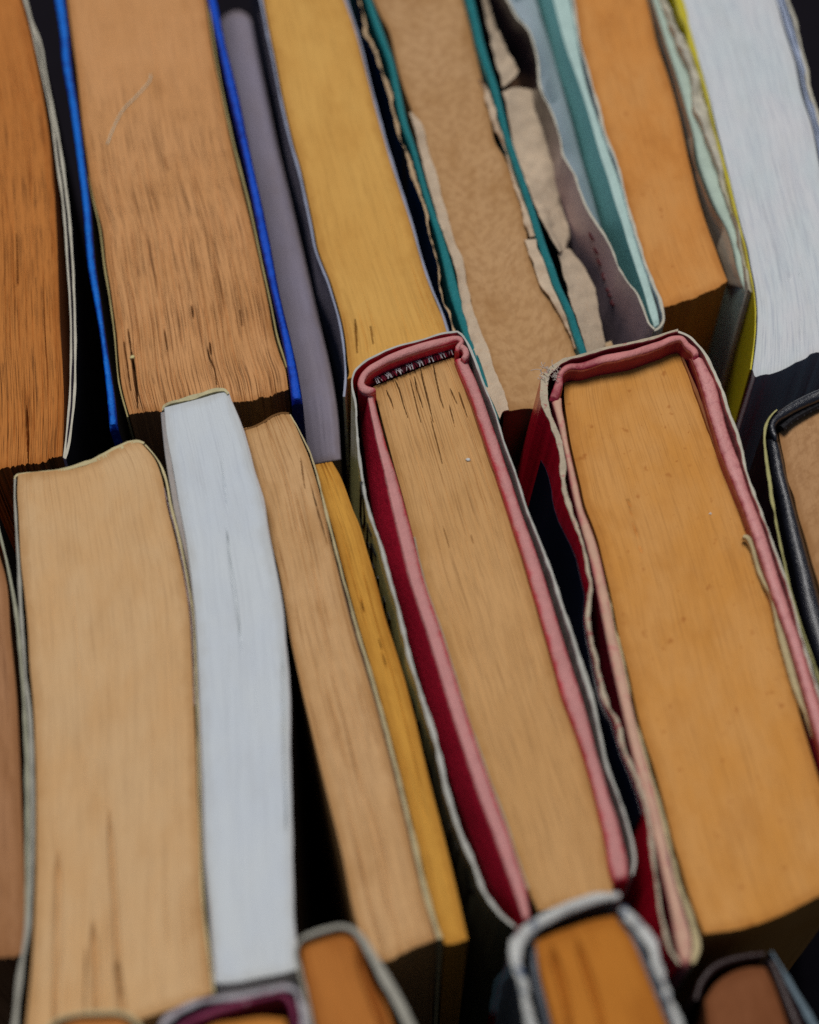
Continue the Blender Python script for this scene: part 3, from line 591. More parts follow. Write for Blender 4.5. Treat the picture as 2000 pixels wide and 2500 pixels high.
# --- C3 tan slim book
t = thing('paperback_book', 'slim tan-paged old book leaning between the white book and the thin yellow one', 800, 1700)
pg = paper('stained_tan_leaves', A(182, 144, 100), streak=.42, blotch=.5, mottle=.10, edge=A(104, 68, 38))
C3L = [(594,1049),(609,1110),(625,1160),(641,1215),(657,1299),(668,1345),(680,1391),(695,1470),(708,1550),(725,1629),(740,1695),(755,1757),(777,1850),(806,1966),(835,2082),(864,2227),(884,2300),(895,2352)]
C3R = [(706,1014),(722,1040),(734,1068),(752,1110),(765,1150),(789,1238),(800,1287),(820,1374),(846,1478),(868,1560),(888,1625),(905,1681),(925,1751),(951,1850),(975,1949),(1000,2050),(1027,2169),(1048,2240),(1064,2294)]
block('page_block', t, C3L, C3R, 10, pg, grow=(0, 0, 4), T=[(594,1049),(622,1044),(648,1032),(667,1020),(690,1013),(706,1014)], B=[(895,2352),(940,2348),(1000,2318),(1064,2294)], relief=.7, step=.16, lstep=.6, seed=58, jag=2,
      cracks=[([(735,1120),(745,1200)], 1.8, 1), ([(760,1190),(800,1330)], 1.8, 1.5)])
brs = cloth('dark_brown_spine_edge', A(108, 76, 44), rough=.8, spec=.1, blot=.5)
band('spine', t, [(590,1050),(612,1044),(640,1032),(667,1015),(690,1008),(706,1009)], [3,4,5,5,5,4], 10.05, [brs, brs, gap_shade, gap_shade], lstep=.6, M=3, tear=.8)
band('back_cover', t, [(707,1010),(726,1040),(739,1066),(758,1108),(770,1145),(793,1236),(806,1287),(828,1374),(856,1478),(878,1556),(899,1625),(917,1690),(939,1768),(962,1855),(985,1949),(1010,2050),(1036,2165),(1058,2240),(1075,2292)], [4,4,4,4,4,5,6,6,6,6,6,7,8,9,10,11,12,12,12], 10.1, [cream_edge, gap_shade, gap_shade, cream_edge], lstep=.8, M=3, wob=.5, tear=1.0)
band('lining', t, [(778,1210),(799,1300),(820,1380),(850,1488),(872,1562),(893,1635),(912,1700),(933,1768),(956,1860),(980,1960),(1004,2055),(1030,2170),(1052,2245),(1067,2293)], 5, 9.8, brownin, lstep=1.4, M=2)

# --- C4 thin yellow book
t = thing('paperback_book', 'thin mustard-yellow book squeezed in front of the pink hardcover', 960, 1750)
pg = paper('mustard_leaves', A(184, 134, 56), streak=.5, blotch=.4, edge=A(110, 70, 20))
block('page_block', t, [(765,1135),(778,1180),(796,1238),(812,1290),(834,1374),(862,1478),(884,1556),(905,1625),(923,1690),(945,1768),(968,1855),(991,1949),(1016,2050),(1043,2165),(1064,2240),(1086,2306)],
      [(812,1127),(829,1157),(846,1200),(864,1250),(875,1275),(895,1340),(910,1391),(924,1440),(933,1478),(946,1525),(957,1559),(972,1606),(986,1652),(1000,1704),(1012,1750),(1035,1850),(1064,1966),(1099,2105),(1142,2294)], 6, pg,
      relief=.7, step=.16, lstep=.6, seed=61, jag=1.2, T=[(765,1135),(785,1131),(812,1127)], B=[(1086,2306),(1110,2304),(1142,2294)],
      cracks=[([(880,1455),(890,1500)], 1.5, 1.2), ([(925,1560),(946,1640)], 1.5, 1.2)])

# --- C5 pink cloth hardcover with olive lettered jacket
t = thing('hardcover_book', 'pink cloth hardcover with red-and-white headband and thin olive lettered jacket', 1200, 1500)
pg = paper('light_brown_leaves', A(178, 137, 88), streak=.48, blotch=.2, edge=A(104, 66, 34))
C5L = [(913,944),(920,965),(928,994),(940,1040),(951,1081),(968,1145),(986,1209),(1000,1264),(1018,1335),(1035,1409),(1054,1468),(1075,1525),(1093,1582),(1112,1641),(1126,1690),(1141,1739),(1170,1826),(1188,1879),(1210,1940),(1234,2001),(1263,2093),(1292,2170),(1318,2225)]
C5R = [(1107,872),(1118,895),(1128,922),(1147,978),(1168,1038),(1188,1098),(1203,1140),(1217,1185),(1239,1250),(1257,1308),(1275,1364),(1292,1424),(1312,1490),(1331,1560),(1349,1624),(1367,1690),(1385,1735),(1401,1782),(1424,1855),(1442,1920),(1460,1985),(1474,2050),(1487,2115),(1498,2190)]
block('page_block', t, C5L, C5R, 8, pg, grow=(3, 1, 0), T=[(913,944),(960,926),(1000,909),(1050,890),(1107,872)], relief=.6, step=.085, lstep=.4, seed=64,
      rmask=lambda u, v: .9 - .7*np.clip(v*1.4, 0, 1),
      cracks=[([(964,928),(975,950),(986,990),(999,1028)], 1.7, 3), ([(1012,915),(1018,950),(1027,977),(1034,1000)], 1.7, 3), ([(1027,900),(1036,940),(1046,980),(1060,1040)], 2.2, 3.5), ([(1058,890),(1066,930),(1076,975),(1088,1010)], 1.7, 3),
              ([(1000,920),(1010,960),(1022,1010),(1030,1040)], 1.3, 1.5), ([(942,952),(954,975),(962,1000)], 1.4, 2), ([(1100,950),(1108,968),(1116,985)], 1.5, 2), ([(1120,955),(1130,985),(1142,1020)], 1.3, 2),
              ([(1050,1015),(1070,1090),(1082,1140)], 1.4, 1.5), ([(1098,990),(1110,1040)], 1.3, 1.5), ([(1082,1285),(1100,1345)], 1.5, .6), ([(1150,1305),(1156,1328)], 1.5, .6)])
pinkw = A(180, 124, 122)
pink = cloth('pink_faded_cloth', (.78, .022, .065, 1), worn=pinkw, lo=.1, hi=.95, rough=.5, spec=.3, bump=.7, blot=.45, flek=.10, flekc=(.36, .04, .07, 1), fs=1500.0)
_r5 = [(909, 940), (913, 965), (920, 1000), (932, 1045), (944, 1090), (964, 1150), (982, 1212), (997, 1268), (1015, 1338), (1033, 1412), (1052, 1470), (1073, 1530), (1091, 1587), (1109, 1645), (1124, 1695), (1140, 1745), (1168, 1830), (1186, 1882), (1208, 1945), (1232, 2008), (1261, 2096), (1286, 2175), (1297, 2245)]
_l5 = [(868,925),(872,965),(876,1000),(882,1045),(890,1100),(898,1165),(906,1225),(918,1290),(934,1358),(954,1430),(972,1488),(992,1550),(1008,1605),(1026,1665),(1040,1712),(1056,1765),(1084,1850),(1100,1905),(1122,1970),(1146,2030),(1180,2115),(1212,2190),(1252,2252)]
def shoulder(u, v):
    q = np.clip((.62-u)/.62, 0, 1); p_ = np.clip((u-.84)/.16, 0, 1)
    return 11 - 13*q**1.15 - .8*p_**2
block('front_board', t, _l5, _r5, shoulder, [pink, pink, gap_shade, pink], M=22, erd=1.2, topdrop=True, seed=65, wob=.12)
block('back_board', t, [(1110,868),(1122,900),(1133,925),(1153,975),(1173,1035),(1193,1095),(1208,1140),(1222,1182),(1244,1250),(1262,1304),(1280,1360),(1297,1420),(1317,1488),(1337,1559),(1355,1622),(1372,1687),(1390,1735),(1407,1780),(1430,1850),(1448,1915),(1465,1983),(1480,2050),(1493,2128),(1502,2152)],
      [(1138, 866), (1150, 895), (1161, 918), (1180, 968), (1200, 1025), (1218, 1075), (1233, 1122), (1249, 1168), (1274, 1245), (1293, 1297), (1313, 1352), (1338, 1430), (1359, 1500), (1381, 1571), (1401, 1634), (1422, 1699), (1441, 1765), (1459, 1838), (1475, 1890), (1492, 1949), (1510, 2000), (1523, 2053), (1535, 2110), (1536, 2146)], 11, pink, rnd=.7, erd=1.4, M=12, seed=66, wob=.15)
band('spine', t, [(916,944),(905,950),(890,946),(881,934),(886,917),(900,901),(925,886),(950,873),(1000,854),(1050,838),(1090,827),(1112,822),(1124,823),(1128,832),(1120,841),(1116,852)], [9,16,20,17,17,17,17,18,19,19,17,14,12,12,13,12], 12.6, pink, rnd=.6, erd=.8, M=10, lstep=.4, seed=67, wob=.5)
band('hinge_fold', t, [(1118,850),(1126,844),(1136,852),(1138,866),(1130,876)], [10,13,15,16,14], 12.3, pink, rnd=.9, erd=1, M=8, lstep=.3, seed=68, wob=.3)
# headband stitches
hb = []
hp = curve([(913,930),(940,920),(970,908),(1000,896),(1040,880),(1075,868),(1106,856)], 61)
H3 = P(hp[:, 0], hp[:, 1], 8.9)
hb.append((H3, .5, 0))
tg = np.gradient(H3, axis=0); tg /= np.linalg.norm(tg, axis=1)[:, None]; sd2 = np.stack([tg[:, 1], -tg[:, 0], 0*tg[:, 0]], -1)
hln = np.r_[0, np.cumsum(np.linalg.norm(np.diff(H3, axis=0), axis=1))]
rs = np.random.RandomState(4); x_ = .3; kk = 0
while x_ < hln[-1]-.2:
    ph = (x_ % 2.55) / 2.55; i = int(np.clip(np.searchsorted(hln, x_), 0, 60))
    a_ = H3[i] + np.array([0, 0, .30]); sl = rs.uniform(-.45, .45) + (.5 if kk % 2 else -.3)
    wht = ph < .5
    hb.append((np.array([a_ - sd2[i]*rs.uniform(.65, 1.0) - tg[i]*sl*.5 - [0, 0, .25], a_ - sd2[i]*.35 - tg[i]*sl*.2 + [0, 0, .22], a_ + sd2[i]*.3 + tg[i]*sl*.2 + [0, 0, .24], a_ + sd2[i]*rs.uniform(.7, 1.05) + tg[i]*sl*.5 - [0, 0, .2]]), .085 if wht else .12, 1 if wht else (2 if rs.rand() < .6 else 0)))
    x_ += rs.uniform(.2, .34); kk += 1
tubes('headband', t, hb, [cloth('dark_red_thread', (.10, .008, .02, 1), rough=.8), cloth('white_thread', A(190, 182, 186), rough=.8), cloth('crimson_thread', A(120, 20, 44), rough=.8)])
# jacket
J5 = [(1116,808),(1081,813),(1040,826),(1000,838),(951,853),(925,865),(899,877),(882,890),(868,905),(860,925),(861,950),(867,977),(871,1035),(875,1093),(881,1140),(888,1190),(895,1225),(904,1258),(915,1290),(928,1328),(942,1378),(957,1432),(969,1475),(980,1519),(991,1565),(1001,1610),(1015,1655),(1029,1699),(1046,1750),(1064,1809),(1076,1860),(1093,1937),(1104,1975),(1116,2012),(1136,2062),(1157,2111),(1186,2186),(1205,2212),(1222,2233),(1258,2264)]
wj = [4]*13 + [6]*4 + [7]*3 + [8]*4 + [9]*4 + [11]*6 + [11]*4 + [8]*2
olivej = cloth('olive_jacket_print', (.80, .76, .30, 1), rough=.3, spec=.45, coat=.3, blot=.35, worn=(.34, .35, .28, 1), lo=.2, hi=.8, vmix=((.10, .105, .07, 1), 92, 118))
greyj = cloth('jacket_bare_edge', A(162, 162, 156), rough=.6, spec=.25, blot=.4)
jk5 = band('dust_jacket', t, J5, wj, 12, [greyj, gap_shade, olivej, greyj] if False else [greyj, olivej, pink, olivej], tear=.8, lstep=.5, M=3, wob=.6, seed=70, lean=(-6, 0))
band('dust_jacket', t, [(1116,808),(1128,816),(1139,832),(1157,872),(1176,925),(1210,1012),(1234,1090),(1263,1168),(1287,1245),(1305,1290),(1327,1345),(1351,1410),(1373,1480),(1390,1530),(1407,1583),(1425,1640),(1442,1693),(1464,1785),(1487,1885),(1505,1930),(1522,1978),(1535,2020),(1545,2059),(1550,2100),(1545,2135)], [4,5,5,5,5,4,4,4,5,6,6,8,8,8,9,9,9,8,7,6,6,6,6,6,6], 11.5, [greyj, greyj, gap_shade, greyj], tear=.6, lstep=.6, M=3, wob=.5, seed=71)
endp = cloth('rust_endpaper', A(128, 80, 48), rough=.75, spec=.15, blot=.4)
band('endpaper', t, [(1112,880),(1130,925),(1150,978),(1171,1038),(1190,1095),(1220,1182),(1242,1250),(1260,1306),(1295,1422),(1334,1559),(1370,1688),(1404,1781),(1427,1852),(1463,1984),(1490,2120)], [5,7,9,10,9,8,6,6,6,6,6,6,6,6,5], 8.6, endp, lstep=1, M=3, wob=.4)
greyp = cloth('grey_endpaper', A(150, 138, 120), rough=.75, spec=.15, blot=.3)
band('endpaper', t, [(1012,1310),(1032,1402),(1051,1466),(1072,1525),(1090,1582),(1108,1640),(1138,1739),(1167,1826),(1185,1879),(1207,1940),(1231,2001),(1260,2093),(1289,2172)], [4,5,5,6,6,6,7,8,9,9,9,9,9], 8.8, greyp, lstep=1, M=3, wob=.3)

# letters printed on the jacket's outer side
ink = cloth('black_print', (.008, .008, .008, 1), rough=.4, spec=.3)
SH = {'O': [[(.5,1),(.18,.88),(.05,.5),(.18,.12),(.5,0),(.82,.12),(.95,.5),(.82,.88),(.5,1)]],
      'D': [[(0.1,0),(0.1,1),(.6,.95),(.95,.6),(.95,.4),(.6,.05),(0.1,0)]],
      'E': [[(.9,1),(.1,1),(.1,0),(.9,0)], [(.1,.52),(.7,.52)]],
      'F': [[(.9,1),(.1,1),(.1,0)], [(.1,.5),(.7,.5)]],
      'A': [[(0,0),(.5,1),(1,0)], [(.2,.38),(.8,.38)]],
      'N': [[(.1,0),(.1,1),(.9,0),(.9,1)], [(-.05,1),(.25,1)], [(.7,1),(1.05,1)]],
      'L': [[(.1,1),(.1,0),(.9,0)], [(-.1,1),(.3,1)]],
      'Y': [[(0,1),(.5,.5),(1,1)], [(.5,.5),(.5,0)], [(-.15,1),(.15,1)]]}
W5 = Wall(J5[9:], 12.0, 182, -6, .28)
tub = []
for ch, px_, py_, wd, ht in [('D',882,1172,6.0,14),('E',897,1277,3.4,14),('F',906,1324,3.6,14),('A',917,1386,4.6,14),('N',938,1460,5.0,14),('C',1000,1690,5,14),('C',1020,1745,5.4,14),('O',1042,1836,6.6,15),('L',1078,1945,3.0,15),('N',1100,2014,5.4,15),('Y',1138,2108,5.6,15)]:
    s0, d0 = W5.find(px_, py_)
    strokes = SH.get(ch) or [[(.9,.85),(.5,1),(.15,.85),(.05,.5),(.15,.15),(.5,0),(.9,.15)]]
    for stv in strokes:
        pp = curve(stv, 30) if ch in 'OC' else np.concatenate([np.linspace(stv[q], stv[q+1], 8) for q in range(len(stv)-1)])
        tub.append((np.array([W5.pt(s0 + a_*wd, d0 + (1-b_)*ht, -.05) for a_, b_ in pp]), .40, 0))
tubes('printed_lettering', jk5, tub, [ink])

# --- C6 big orange book, red jacket
t = thing('hardcover_book', 'widest orange-paged hardcover with worn red and cream jacket edges in the middle row', 1650, 1600)
pg = paper('smooth_orange_edge', A(184, 128, 62), light=A(188, 137, 78), streak=.32, blotch=.35, mottle=.0, fox=.6, edge=A(132, 82, 36), foxc=A(146, 86, 36))
C6L = [(1378,934),(1378,971),(1385,1025),(1394,1081),(1405,1130),(1417,1180),(1431,1240),(1445,1275),(1460,1316),(1474,1374),(1488,1432),(1500,1490),(1511,1548),(1522,1590),(1534,1635),(1552,1722),(1575,1809),(1593,1860),(1615,1937),(1630,1995),(1644,2053),(1662,2110),(1679,2169),(1693,2212),(1707,2250),(1720,2280)]
C6R = [(1657,856),(1678,895),(1696,942),(1713,982),(1730,1023),(1745,1060),(1759,1099),(1778,1148),(1794,1197),(1812,1250),(1829,1299),(1847,1350),(1864,1403),(1879,1458),(1893,1513),(1908,1570),(1922,1629),(1937,1683),(1951,1739),(1980,1838),(2010,1935),(2050,2070),(2082,2155)]
block('page_block', t, C6L, C6R, 10, pg, T=[(1378,934),(1420,927),(1464,916),(1522,901),(1566,886),(1609,870),(1657,856)], B=[(1720,2280),(1765,2275),(1812,2267),(1855,2254),(1899,2238),(1950,2214),(2000,2188),(2082,2155)],
      relief=.12, step=.4, lstep=1, jag=.8, seed=73, wave=.25, cracks=[([(1528,1190),(1545,1270),(1560,1330),(1600,1440)], 1.8, .7)])
redw = A(188, 128, 126)
pinkred = cloth('rose_red_cloth', (.34, .01, .035, 1), worn=redw, lo=.05, hi=.75, rough=.42, spec=.4, coat=.1, bump=.7, blot=.45, flek=.3, flekc=(.4, .05, .09, 1), fs=700.0)
creamfold = cloth('cream_worn_board', A(184, 108, 108), worn=A(184, 148, 128), lo=.05, hi=.7, rough=.6, spec=.2, blot=.4, flek=.55, flekc=A(176, 92, 98), fs=260.0)
block('front_board', t, [(1344,966),(1352,990),(1362,1025),(1372,1070),(1383,1120),(1394,1180),(1408,1240),(1424,1300),(1441,1360),(1457,1432),(1470,1500),(1484,1570),(1498,1635),(1518,1722),(1538,1809),(1556,1880),(1574,1950),(1592,2020),(1607,2085),(1622,2150),(1640,2230),(1652,2300),(1664,2350)],
      [(1372,960),(1373,990),(1380,1030),(1389,1083),(1400,1132),(1412,1183),(1426,1243),(1440,1278),(1455,1320),(1483,1435),(1494,1492),(1505,1550),(1516,1592),(1527,1638),(1545,1725),(1566,1812),(1582,1868),(1602,1942),(1617,2005),(1632,2070),(1648,2140),(1668,2215),(1690,2290),(1690,2345)], 14, [creamfold, pinkred, creamfold, creamfold], rnd=.6, erd=1.8, M=12, seed=74, wob=.3, B=[(1664,2350),(1678,2358),(1690,2345)])
block('back_board', t, [(1686,862),(1701,901),(1716,950),(1730,1000),(1746,1052),(1762,1104),(1784,1160),(1806,1214),(1825,1265),(1843,1316),(1862,1374),(1881,1432),(1901,1490),(1922,1548),(1940,1606),(1957,1664),(1990,1780),(2040,1950)],
      [(1716,866),(1732,900),(1748,930),(1763,985),(1777,1041),(1791,1082),(1806,1122),(1822,1170),(1838,1214),(1857,1265),(1875,1316),(1893,1374),(1912,1432),(1932,1490),(1951,1548),(1969,1606),(1986,1664),(2025,1780),(2080,1950)], 14, pinkred, rnd=.65, erd=1.2, M=12, seed=75, wob=.2)
pinkred2 = cloth('rose_spine_cloth', (.36, .02, .05, 1), worn=A(184, 118, 116), lo=.15, hi=.9, rough=.5, spec=.35, bump=.6, blot=.4)
band('spine', t, [(1352,972),(1358,955),(1366,930),(1371,905),(1384,893),(1420,888),(1464,875),(1505,868),(1540,862),(1580,848),(1615,836),(1648,824),(1664,824),(1680,840),(1696,852),(1703,868)], [22,22,20,15,15,17,19,19,17,17,17,15,13,15,16,15], 15, pinkred2, rnd=.5, erd=1, M=10, lstep=.4, seed=76, wob=.9)
band('headband', t, [(1382,918),(1430,906),(1480,893),(1530,880),(1580,865),(1625,848),(1648,840)], [9,10,11,11,10,9,6], 11.2, cloth('grey_headband', A(104, 90, 84), rough=.8, spec=.1, blot=.6, bump=.8), rnd=.9, M=6, wob=.3)
redj = cloth('red_glossy_jacket', (.80, .008, .035, 1), worn=A(170, 158, 142), lo=.15, hi=.5, rough=.25, spec=.5, coat=.4, blot=.2)
redfr = cloth('red_fringed_paper_edge', A(172, 160, 140), bump=.7, blot=.4, rough=.8, spec=.1, flek=.7, flekc=A(150, 40, 60))
J6 = [(1655,806),(1640,809),(1626,813),(1600,822),(1580,828),(1550,835),(1522,842),(1475,852),(1429,863),(1400,870),(1377,878),(1360,890),(1345,903),(1334,918),(1328,940),(1330,975),(1340,1010),(1352,1035),(1362,1062),(1368,1090),(1374,1130),(1374,1157),(1378,1190),(1386,1225),(1400,1262),(1412,1295),(1424,1333),(1434,1390),(1442,1440),(1437,1480),(1437,1515),(1444,1560),(1452,1594),(1464,1650),(1476,1700),(1490,1735),(1504,1757),(1515,1795),(1528,1838),(1546,1880),(1566,1930),(1580,1980),(1590,2040),(1597,2100),(1604,2160),(1612,2220),(1625,2280),(1642,2325),(1660,2352)]
w6 = [6]*10 + [9,11,14,16,16,16,14,14,14,13,12,11,10,10] + [8]*10 + [9]*8 + [8]*7
jkr = band('dust_jacket', t, J6[13:], w6[13:], 15, [redfr, redj, pinkred, redj], tear=2.2, lstep=.4, M=4, wob=1.0, seed=77, lean=(-14, 0))
band('dust_jacket', t, J6[:14], w6[:14], 15.1, [redfr, navyl, pinkred, redj], tear=2.2, lstep=.4, M=4, wob=1.0, seed=81, lean=(-14, 0))  # spine stretch given dark walls so it bounces less light
ft = []; rs = np.random.RandomState(11)
for k in range(60):
    a0 = P(rs.uniform(1318, 1362), rs.uniform(893, 935), 15.0 + rs.uniform(-.6, .4)); d_ = rs.normal(0, 1, (3, 3)) * [.55, .45, .35]
    ft.append((np.array([a0, a0 + d_[0]*.6, a0 + d_[0]*.9 + d_[1]*.5, a0 + d_[0] + d_[1] + d_[2]*.4]), .07, 0))
tubes('frayed_fibres', jkr, ft, [cloth('frayed_fibre', A(180, 168, 160), rough=.9, spec=.05)])
navyp = cloth('navy_printed_panel', (.006, .010, .028, 1), rough=.3, spec=.5, coat=.3, blot=.2)
# navy printed panel on the jacket's outer side
q6 = J6[17:42]
Jn = P(np.array([a_[0] for a_ in q6], float), np.array([a_[1] for a_ in q6], float), 15.0)
tn = np.gradient(Jn, axis=0); tn /= np.linalg.norm(tn, axis=1)[:, None]; nn = np.stack([tn[:, 1], -tn[:, 0], 0*tn[:, 0]], -1); nn *= np.where(nn[:, :1] > 0, -1, 1)
frr = np.linspace(0, 1, len(q6)); tops = 14 - 13*np.clip(frr*1.9, 0, 1)
rows = []
for dd in (tops, tops + 20, tops*0 + 80):
    rows.append(Jn + nn*.75 + np.stack([-14*dd/185, 0*dd, -dd], -1))
rows_in = [r_ - nn*.12 for r_ in rows]
Vn = np.concatenate(rows + rows_in); n_ = len(q6); ii = np.arange(3*n_).reshape(3, n_)
qf = np.stack([ii[:-1, :-1], ii[1:, :-1], ii[1:, 1:], ii[:-1, 1:]], -1).reshape(-1, 4)
qb = (qf + 3*n_)[:, ::-1]
rim = np.concatenate([ii[0, :-1], ii[:-1, -1], ii[-1, :0:-1], ii[:0:-1, 0]]); rn = np.roll(rim, -1)
qr = np.stack([rim, rn, rn + 3*n_, rim + 3*n_], -1)
qa = np.concatenate([qf, qb, qr])
add_mesh('printed_panel', jkr, Vn, qa.ravel(), np.full(len(qa), 4), np.zeros(len(qa), int), Vn[:, :2], np.full(len(Vn), 5.0), [navyp])
band('dust_jacket', t, [(1656,807),(1678,815),(1698,830),(1716,852),(1734,885),(1752,925),(1768,970),(1784,1020),(1800,1062),(1812,1100),(1820,1135),(1841,1203),(1858,1250),(1880,1305),(1904,1374),(1922,1432),(1939,1490),(1962,1565),(1986,1652),(2020,1760),(2090,1960)], [6,7,7,7,7,7,6,6,7,7,6,6,6,5,5,5,5,6,6,6,6], 14.6, [white_edge, creamfold, redj, white_edge], tear=1.8, lstep=.5, M=3, wob=.8, seed=78)
band('torn_lining', t, [(1814,1310),(1824,1314),(1837,1332),(1846,1360),(1855,1391),(1868,1420),(1884,1452),(1896,1500),(1907,1548),(1921,1598),(1936,1646),(1955,1694),(1977,1739),(2000,1800),(2045,1940)], [7,9,10,10,10,11,13,14,15,16,17,20,22,26,30], 11.8, cream_edge, thick=1.2, tear=1.6, lstep=.4, M=5, wob=1.4, seed=79, erd=.4)
band('endpaper', t, [(1667,870),(1690,925),(1708,975),(1724,1018),(1740,1060),(1755,1100),(1774,1150),(1792,1200),(1806,1240),(1822,1290)], [5,7,8,9,9,9,8,7,6,4], 11, endp, lstep=.7, M=3, wob=.5)
band('torn_lining', t, [(1466,1378),(1472,1410),(1480,1445),(1489,1480),(1495,1512),(1503,1545),(1512,1580),(1521,1622),(1529,1670),(1540,1722),(1560,1800),(1580,1870),(1602,1950),(1622,2020),(1640,2090),(1658,2160),(1678,2215),(1695,2270),(1700,2320),(1688,2352)], [6,8,8,8,8,9,9,9,9,10,10,10,10,10,10,11,13,15,15,12], 12.6, [cream_edge]*4, tear=1.5, lstep=.5, M=4, wob=1, seed=80, base=-20)
plum = cloth('plum_stained_paper', A(110, 60, 74), rough=.7, spec=.2, blot=.5)
band('jacket_fold', t, [(1530,1700),(1552,1790),(1574,1870),(1596,1950),(1616,2030),(1634,2100),(1652,2180),(1670,2240),(1682,2300),(1680,2340)], [2,4,5,6,7,8,9,10,9,7], 13.6, plum, lstep=.8, M=3, wob=.5)

# --- C7 black book cut by right edge
t = thing('hardcover_book', 'black leather hardcover with sandy pages cut off by the right edge of the middle row', 2050, 1250)
pg = paper('sandy_rough_edge', A(160, 122, 84), streak=.18, blotch=.5, mottle=.45, edge=A(108, 70, 42))
block('page_block', t, [(1903,1056),(1908,1085),(1916,1122),(1927,1180),(1939,1209),(1948,1250),(1968,1316),(1984,1375),(2002,1432),(2060,1640),(2110,1800)], [(2200,930),(2250,1100),(2330,1400),(2400,1700)], 10, pg,
      T=[(1903,1056),(1920,1036),(1945,1018),(1975,1005),(2000,994),(2100,950),(2200,930)], relief=.2, step=.4, seed=83, wave=.3)
blk = cloth('black_leather', (.014, .015, .022, 1), rough=.28, spec=.7, coat=.5, bump=.6, blot=.3)
block('front_board', t, [(1874,1062),(1882,1110),(1890,1160),(1902,1200),(1920,1290),(1940,1374),(1962,1480),(2010,1640),(2070,1800)], [(1904,1068),(1912,1100),(1922,1150),(1936,1205),(1962,1300),(1982,1374),(2002,1445),(2056,1640),(2106,1800)], 13, blk, rnd=.9, erd=1.2, M=12, seed=84, wob=.2)
band('spine', t, [(1898,1070),(1890,1054),(1886,1036),(1896,1018),(1916,1003),(1940,988),(1970,972),(2010,955),(2100,920),(2200,895)], [12,16,18,20,22,24,26,26,26,26], 14, blk, rnd=.8, erd=1, M=10, lstep=.5, seed=85, wob=.4)
hb = []
hp = curve([(1908,1046),(1930,1026),(1960,1008),(2000,988),(2100,948)], 70); H3 = P(hp[:, 0], hp[:, 1], 11.5)
hb.append((H3, .8, 0)); tg = np.gradient(H3, axis=0); tg /= np.linalg.norm(tg, axis=1)[:, None]; sd2 = np.stack([tg[:, 1], -tg[:, 0], 0*tg[:, 0]], -1)
for k in range(2, 68, 3):
    a_ = H3[k] + np.array([0, 0, .35]); hb.append((np.array([a_-sd2[k]*.8-[0, 0, .3], a_+[0, 0, .4], a_+sd2[k]*.8-[0, 0, .3]]), .16, 0 if (k//3) % 2 else 1))
tubes('headband', t, hb, [cloth('black_thread', (.012, .011, .014, 1), rough=.7), cloth('charcoal_thread', (.06, .055, .06, 1), rough=.7)])
yol = cloth('yellowed_jacket_edge', A(150, 146, 96), rough=.6, spec=.25, blot=.4)
blkj = cloth('black_jacket', (.012, .010, .014, 1), rough=.35, spec=.4)
band('dust_jacket', t, [(1898,1002),(1886,1012),(1876,1026),(1869,1045),(1867,1064),(1870,1110),(1874,1140),(1881,1185),(1886,1225),(1891,1245),(1896,1280),(1904,1320),(1911,1355),(1920,1395),(1930,1432),(1942,1480),(1980,1600),(2040,1780)], [3,4,6,7,7,8,8,8,8,5,5,4,4,4,3,4,4,4], 14, [yol, blkj, blkj, yol], tear=.8, lstep=.5, M=3, wob=.6, seed=86)

# ================================================================== front row, nearest the camera
ZD = 28
# --- D1 just peeping in at the bottom left
t = thing('paperback_book', 'book top with cream curved spine just peeping in at the bottom left edge', 230, 2700)
pg = paper('brown_front_leaves', A(164, 106, 52), streak=.4, blotch=.5)
block('page_block', t, [(140,2510),(150,2700),(170,2900)], [(322,2508),(360,2700),(400,2900)], ZD-1, pg, T=[(140,2510),(190,2488),(250,2482),(300,2486),(322,2508)], relief=.3, step=.5, lstep=2, seed=90)
band('cover', t, [(128,2900),(118,2700),(112,2520),(128,2497),(174,2480),(249,2473),(307,2477),(334,2496),(350,2560),(390,2800),(410,2900)], 12, ZD, [cream_edge, gap_shade, cream_edge, cream_edge], M=5, rnd=.6, wob=.5, lstep=1.2)

# --- D2 magenta hardcover at the bottom
t = thing('hardcover_book', 'orange-paged hardcover in torn magenta and white cover at the bottom edge, under the white book', 600, 2700)
pg = paper('orange_front_leaves', A(178, 118, 52), streak=.3, blotch=.5)
block('page_block', t, [(480,2530),(490,2700),(520,2900)], [(697,2488),(730,2650),(790,2900)], ZD-3, pg, T=[(480,2530),(520,2496),(580,2478),(640,2462),(697,2460)], relief=.3, step=.5, lstep=2, seed=91)
mag = cloth('magenta_cloth', A(104, 28, 62), rough=.5, spec=.3, blot=.4, flek=.4, flekc=A(180, 150, 160))
torn = cloth('torn_white_cover', A(160, 156, 162), rough=.7, spec=.2, blot=.4, flek=.55, flekc=A(120, 40, 76), bump=.6)
band('board', t, [(440,2900),(425,2700),(420,2540),(445,2505),(500,2478),(580,2452),(650,2432),(690,2428),(708,2445),(722,2500),(760,2680),(810,2900)], [14,14,14,16,18,18,16,14,14,14,14,14], ZD-1, mag, M=8, rnd=.7, wob=.8, lstep=1)
band('dust_jacket', t, [(415,2900),(400,2700),(392,2520),(402,2493),(441,2464),(493,2443),(580,2432),(640,2420),(690,2410),(715,2414),(732,2440),(744,2500),(780,2680),(830,2900)], [10,10,10,12,16,14,12,12,12,13,14,14,14,14], ZD, [torn, navyl, torn, torn], M=6, rnd=.4, tear=4, wob=1.4, lstep=.8, seed=92)

